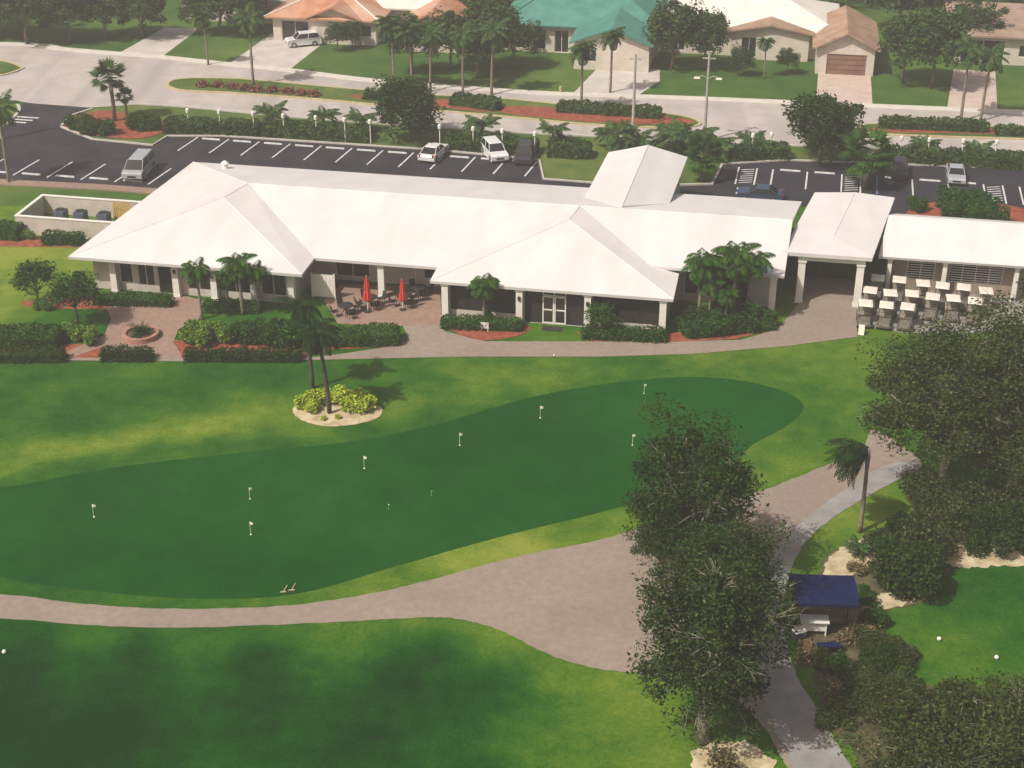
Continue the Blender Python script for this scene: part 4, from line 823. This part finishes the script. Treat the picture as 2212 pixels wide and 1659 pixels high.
obj('cup',MB().lathe([(.06,-.0),(.06,.006)],12).mesh('cup','white'),fl)
for x,y,s in [(203,1117,1),(540,1078,.9),(542,1155,1),(787,1012,1),(993,962,1),(1167,903,1),(1391,850,.8),(1366,962,.9),(839,1100,.4),(932,1070,.35)]:
    p=G(x,y); inst('fl',(p.x,p.y,.011),rr_.uniform(-.4,.4),s)
ballm=MB().lathe([(.02,0),(.10,.03),(.14,.1),(.14,.16),(.09,.24),(.02,.27)],12)
PROTO['tee']=lab(obj('tee_marker',ballm.mesh('tee_marker','white',True)),'small white round tee marker on the grass','tee marker','white tee markers on the lawn')
for x,y,s in [(10,1412,.8),(2028,1384,.8),(2152,1424,.8),(1197,770,.5)]: p=G(x,y); inst('tee',(p.x,p.y,.02),0,s)
PROTO['rk']=lab(obj('bunker_rake',MB().box(-.2,.2,-.03,.03,0,.06).tube([(0,0,.04),(.3,.6,.10)],.03,5).mesh('bunker_rake','sand')),'pale wooden rake lying on the green','rake','rakes on the green')
for x,y in [(612,1280),(630,1276)]: p=G(x,y); inst('rk',(p.x,p.y,.02),.2,.8)
hy=empty('fire_hydrant',G(1211,200),0,'small fire hydrant beside the pavement','hydrant'); obj('body',MB().lathe([(.18,0),(.18,.08),(.12,.1),(.12,.5),(.16,.52),(.14,.62),(.03,.72)],12).mesh('body','yellow'),hy); obj('outlet',MB().tube([(-.22,0,.38),(.22,0,.38)],.06,8).mesh('outlet','yellow'),hy)
# ------------------------------------------------------------------ starter stand
ss=empty('starter_stand',G(1768,1362),-.06,'open stand with a navy canopy and white counter','stand')
cv=MB(); hw,hd=1.6,1.1
n_=10
for j in range(n_):
    x0=-hw+2*hw*j/n_; x1=x0+2*hw/n_; s0=-.10*math.sin(math.pi*j/n_); s1=-.10*math.sin(math.pi*(j+1)/n_)
    cv.add([(x0,-hd,2.45+s0*.4),(x1,-hd,2.45+s1*.4),(x1,0,2.72+s1),(x0,0,2.72+s0),(x1,hd,2.62+s1*.4),(x0,hd,2.62+s0*.4)],[(0,1,2,3),(3,2,4,5)])
    cv.add([(x0,-hd-.01,2.25),(x1,-hd-.01,2.25),(x1,-hd-.01,2.45+s1*.4),(x0,-hd-.01,2.45+s0*.4)],[(0,1,2,3)])
obj('canopy',cv.mesh('canopy','navy'),ss)
for x in (-1.53,1.53):
    for y in (-1.03,1.03): obj('post',MB().tube([(x,y,0),(x,y,2.42)],.04,8).mesh('post','black'),ss)
obj('counter',MB().box(-.9,-.85,-.5,.0,0,.85).box(.25,.3,-.5,.0,0,.85).box(-.85,.25,-.45,-.4,.3,.7).box(-1.0,.4,-.6,.1,.85,.9).mesh('counter','white'),ss)
obj('shelf',MB().box(-1.3,1.3,.6,.95,.0,.1).box(-1.3,1.3,.6,.95,.8,.86).box(-1.3,-1.22,.6,.95,.1,1.6).box(1.22,1.3,.6,.95,.1,1.6).box(-1.22,1.22,.6,.95,1.5,1.56).mesh('shelf','crate'),ss)
for k,(x,y,w_) in enumerate([(1738,1402,.0),(1815,1392,.5),(1848,1378,.9)]):
    c_=lab(obj('wooden_crate',MB().box(-.3,.3,-.22,.22,0,.05).box(-.3,.3,-.22,-.18,.05,.38).box(-.3,.3,.18,.22,.05,.38).box(-.3,-.26,-.18,.18,.05,.38).box(.26,.3,-.18,.18,.05,.38).mesh('wooden_crate','crate'),None,(*G(x,y)[:2],.035),w_),'open brown wooden crate beside the stand','crate','crates beside the stand')
co=empty('drink_cooler',(*G(1725,1378)[:2],.03),.4,'white drink cooler beside the stand','cooler'); obj('body',MB().box(-.3,.3,-.2,.2,0,.4,-.02,-.02).mesh('body','acunit'),co,bevel=.03); obj('lid',MB().box(-.33,.33,-.23,.23,.405,.47).mesh('lid','white'),co,bevel=.02)
bc=empty('wooden_bench',(*G(1790,1410)[:2],.03),.1,'small blue grey bench before the stand','bench'); obj('seat',MB().box(-.6,.6,-.2,.2,.42,.47).mesh('seat','navy'),bc)
for x in (-.55,.47): obj('leg',MB().box(x,x+.08,-.18,.18,0,.42).mesh('leg','black'),bc)
I('sh_dry',1835,1385,.5,.75,'dry orange brown plant beside the stand'); I('sh_dry',1800,1400,2.5,.6,'dry orange brown plant beside the stand'); I('sh_dry',1765,1415,1.5,.5,'dry orange brown plant beside the stand')
for k,o in list(PROTO.items()):
    if not USED.get(k):
        for c in list(o.children_recursive): bpy.data.objects.remove(c)
        bpy.data.objects.remove(o)
# ------------------------------------------------------------------ humid coastal air
hz=bpy.data.materials.new('humid_air'); hz.use_nodes=True; nt=hz.node_tree; nt.nodes.remove(nt.nodes['Principled BSDF'])
vs_=nt.nodes.new('ShaderNodeVolumeScatter'); vs_.inputs['Color'].default_value=(1,.96,.91,1); vs_.inputs['Density'].default_value=.0011; vs_.inputs['Anisotropy'].default_value=.1
nt.links.new(vs_.outputs[0],nt.nodes['Material Output'].inputs['Volume'])
hb=MB().box(-600,600,-250,900,-3,75).mesh('haze',None); hb.materials.append(hz); o=obj('haze',hb); o['kind']='structure'
# ------------------------------------------------------------------ light
EL=R(51)
sd=Vector((.80*math.cos(EL),.60*math.cos(EL),-math.sin(EL)))
sl=bpy.data.lights.new('sun','SUN'); sl.energy=4.8; sl.angle=R(.5); sl.color=(1,.94,.85)
so=bpy.data.objects.new('sun',sl); COL.objects.link(so); so.rotation_euler=sd.to_track_quat('-Z','Y').to_euler(); so.location=(-50,0,80)
wd=bpy.data.worlds.new('World'); scene.world=wd; wd.use_nodes=True; nt=wd.node_tree
sk=nt.nodes.new('ShaderNodeTexSky'); sk.sky_type='NISHITA'; sk.sun_disc=False; sk.sun_elevation=EL; sk.sun_rotation=math.atan2(-.80,-.60)
sk.dust_density=5.0; sk.air_density=1.0
tint=nt.nodes.new('ShaderNodeMixRGB'); tint.blend_type='MULTIPLY'; tint.inputs[0].default_value=1; tint.inputs[2].default_value=(1.0,.89,.77,1)
bgd=nt.nodes['Background']; bgd.inputs['Strength'].default_value=.11; nt.links.new(sk.outputs[0],tint.inputs[1]); nt.links.new(tint.outputs[0],bgd.inputs['Color'])
cd=bpy.data.cameras.new('camera'); cd.sensor_width=36; cd.lens=36*F/W; cd.clip_end=3000; cd.clip_start=.5
cam=bpy.data.objects.new('camera',cd); COL.objects.link(cam); cam.location=(0,0,CH); cam.rotation_euler=(R(90)-TH,0,0); scene.camera=cam
scene.view_settings.view_transform='Standard'; scene.view_settings.look='None'; scene.view_settings.exposure=0
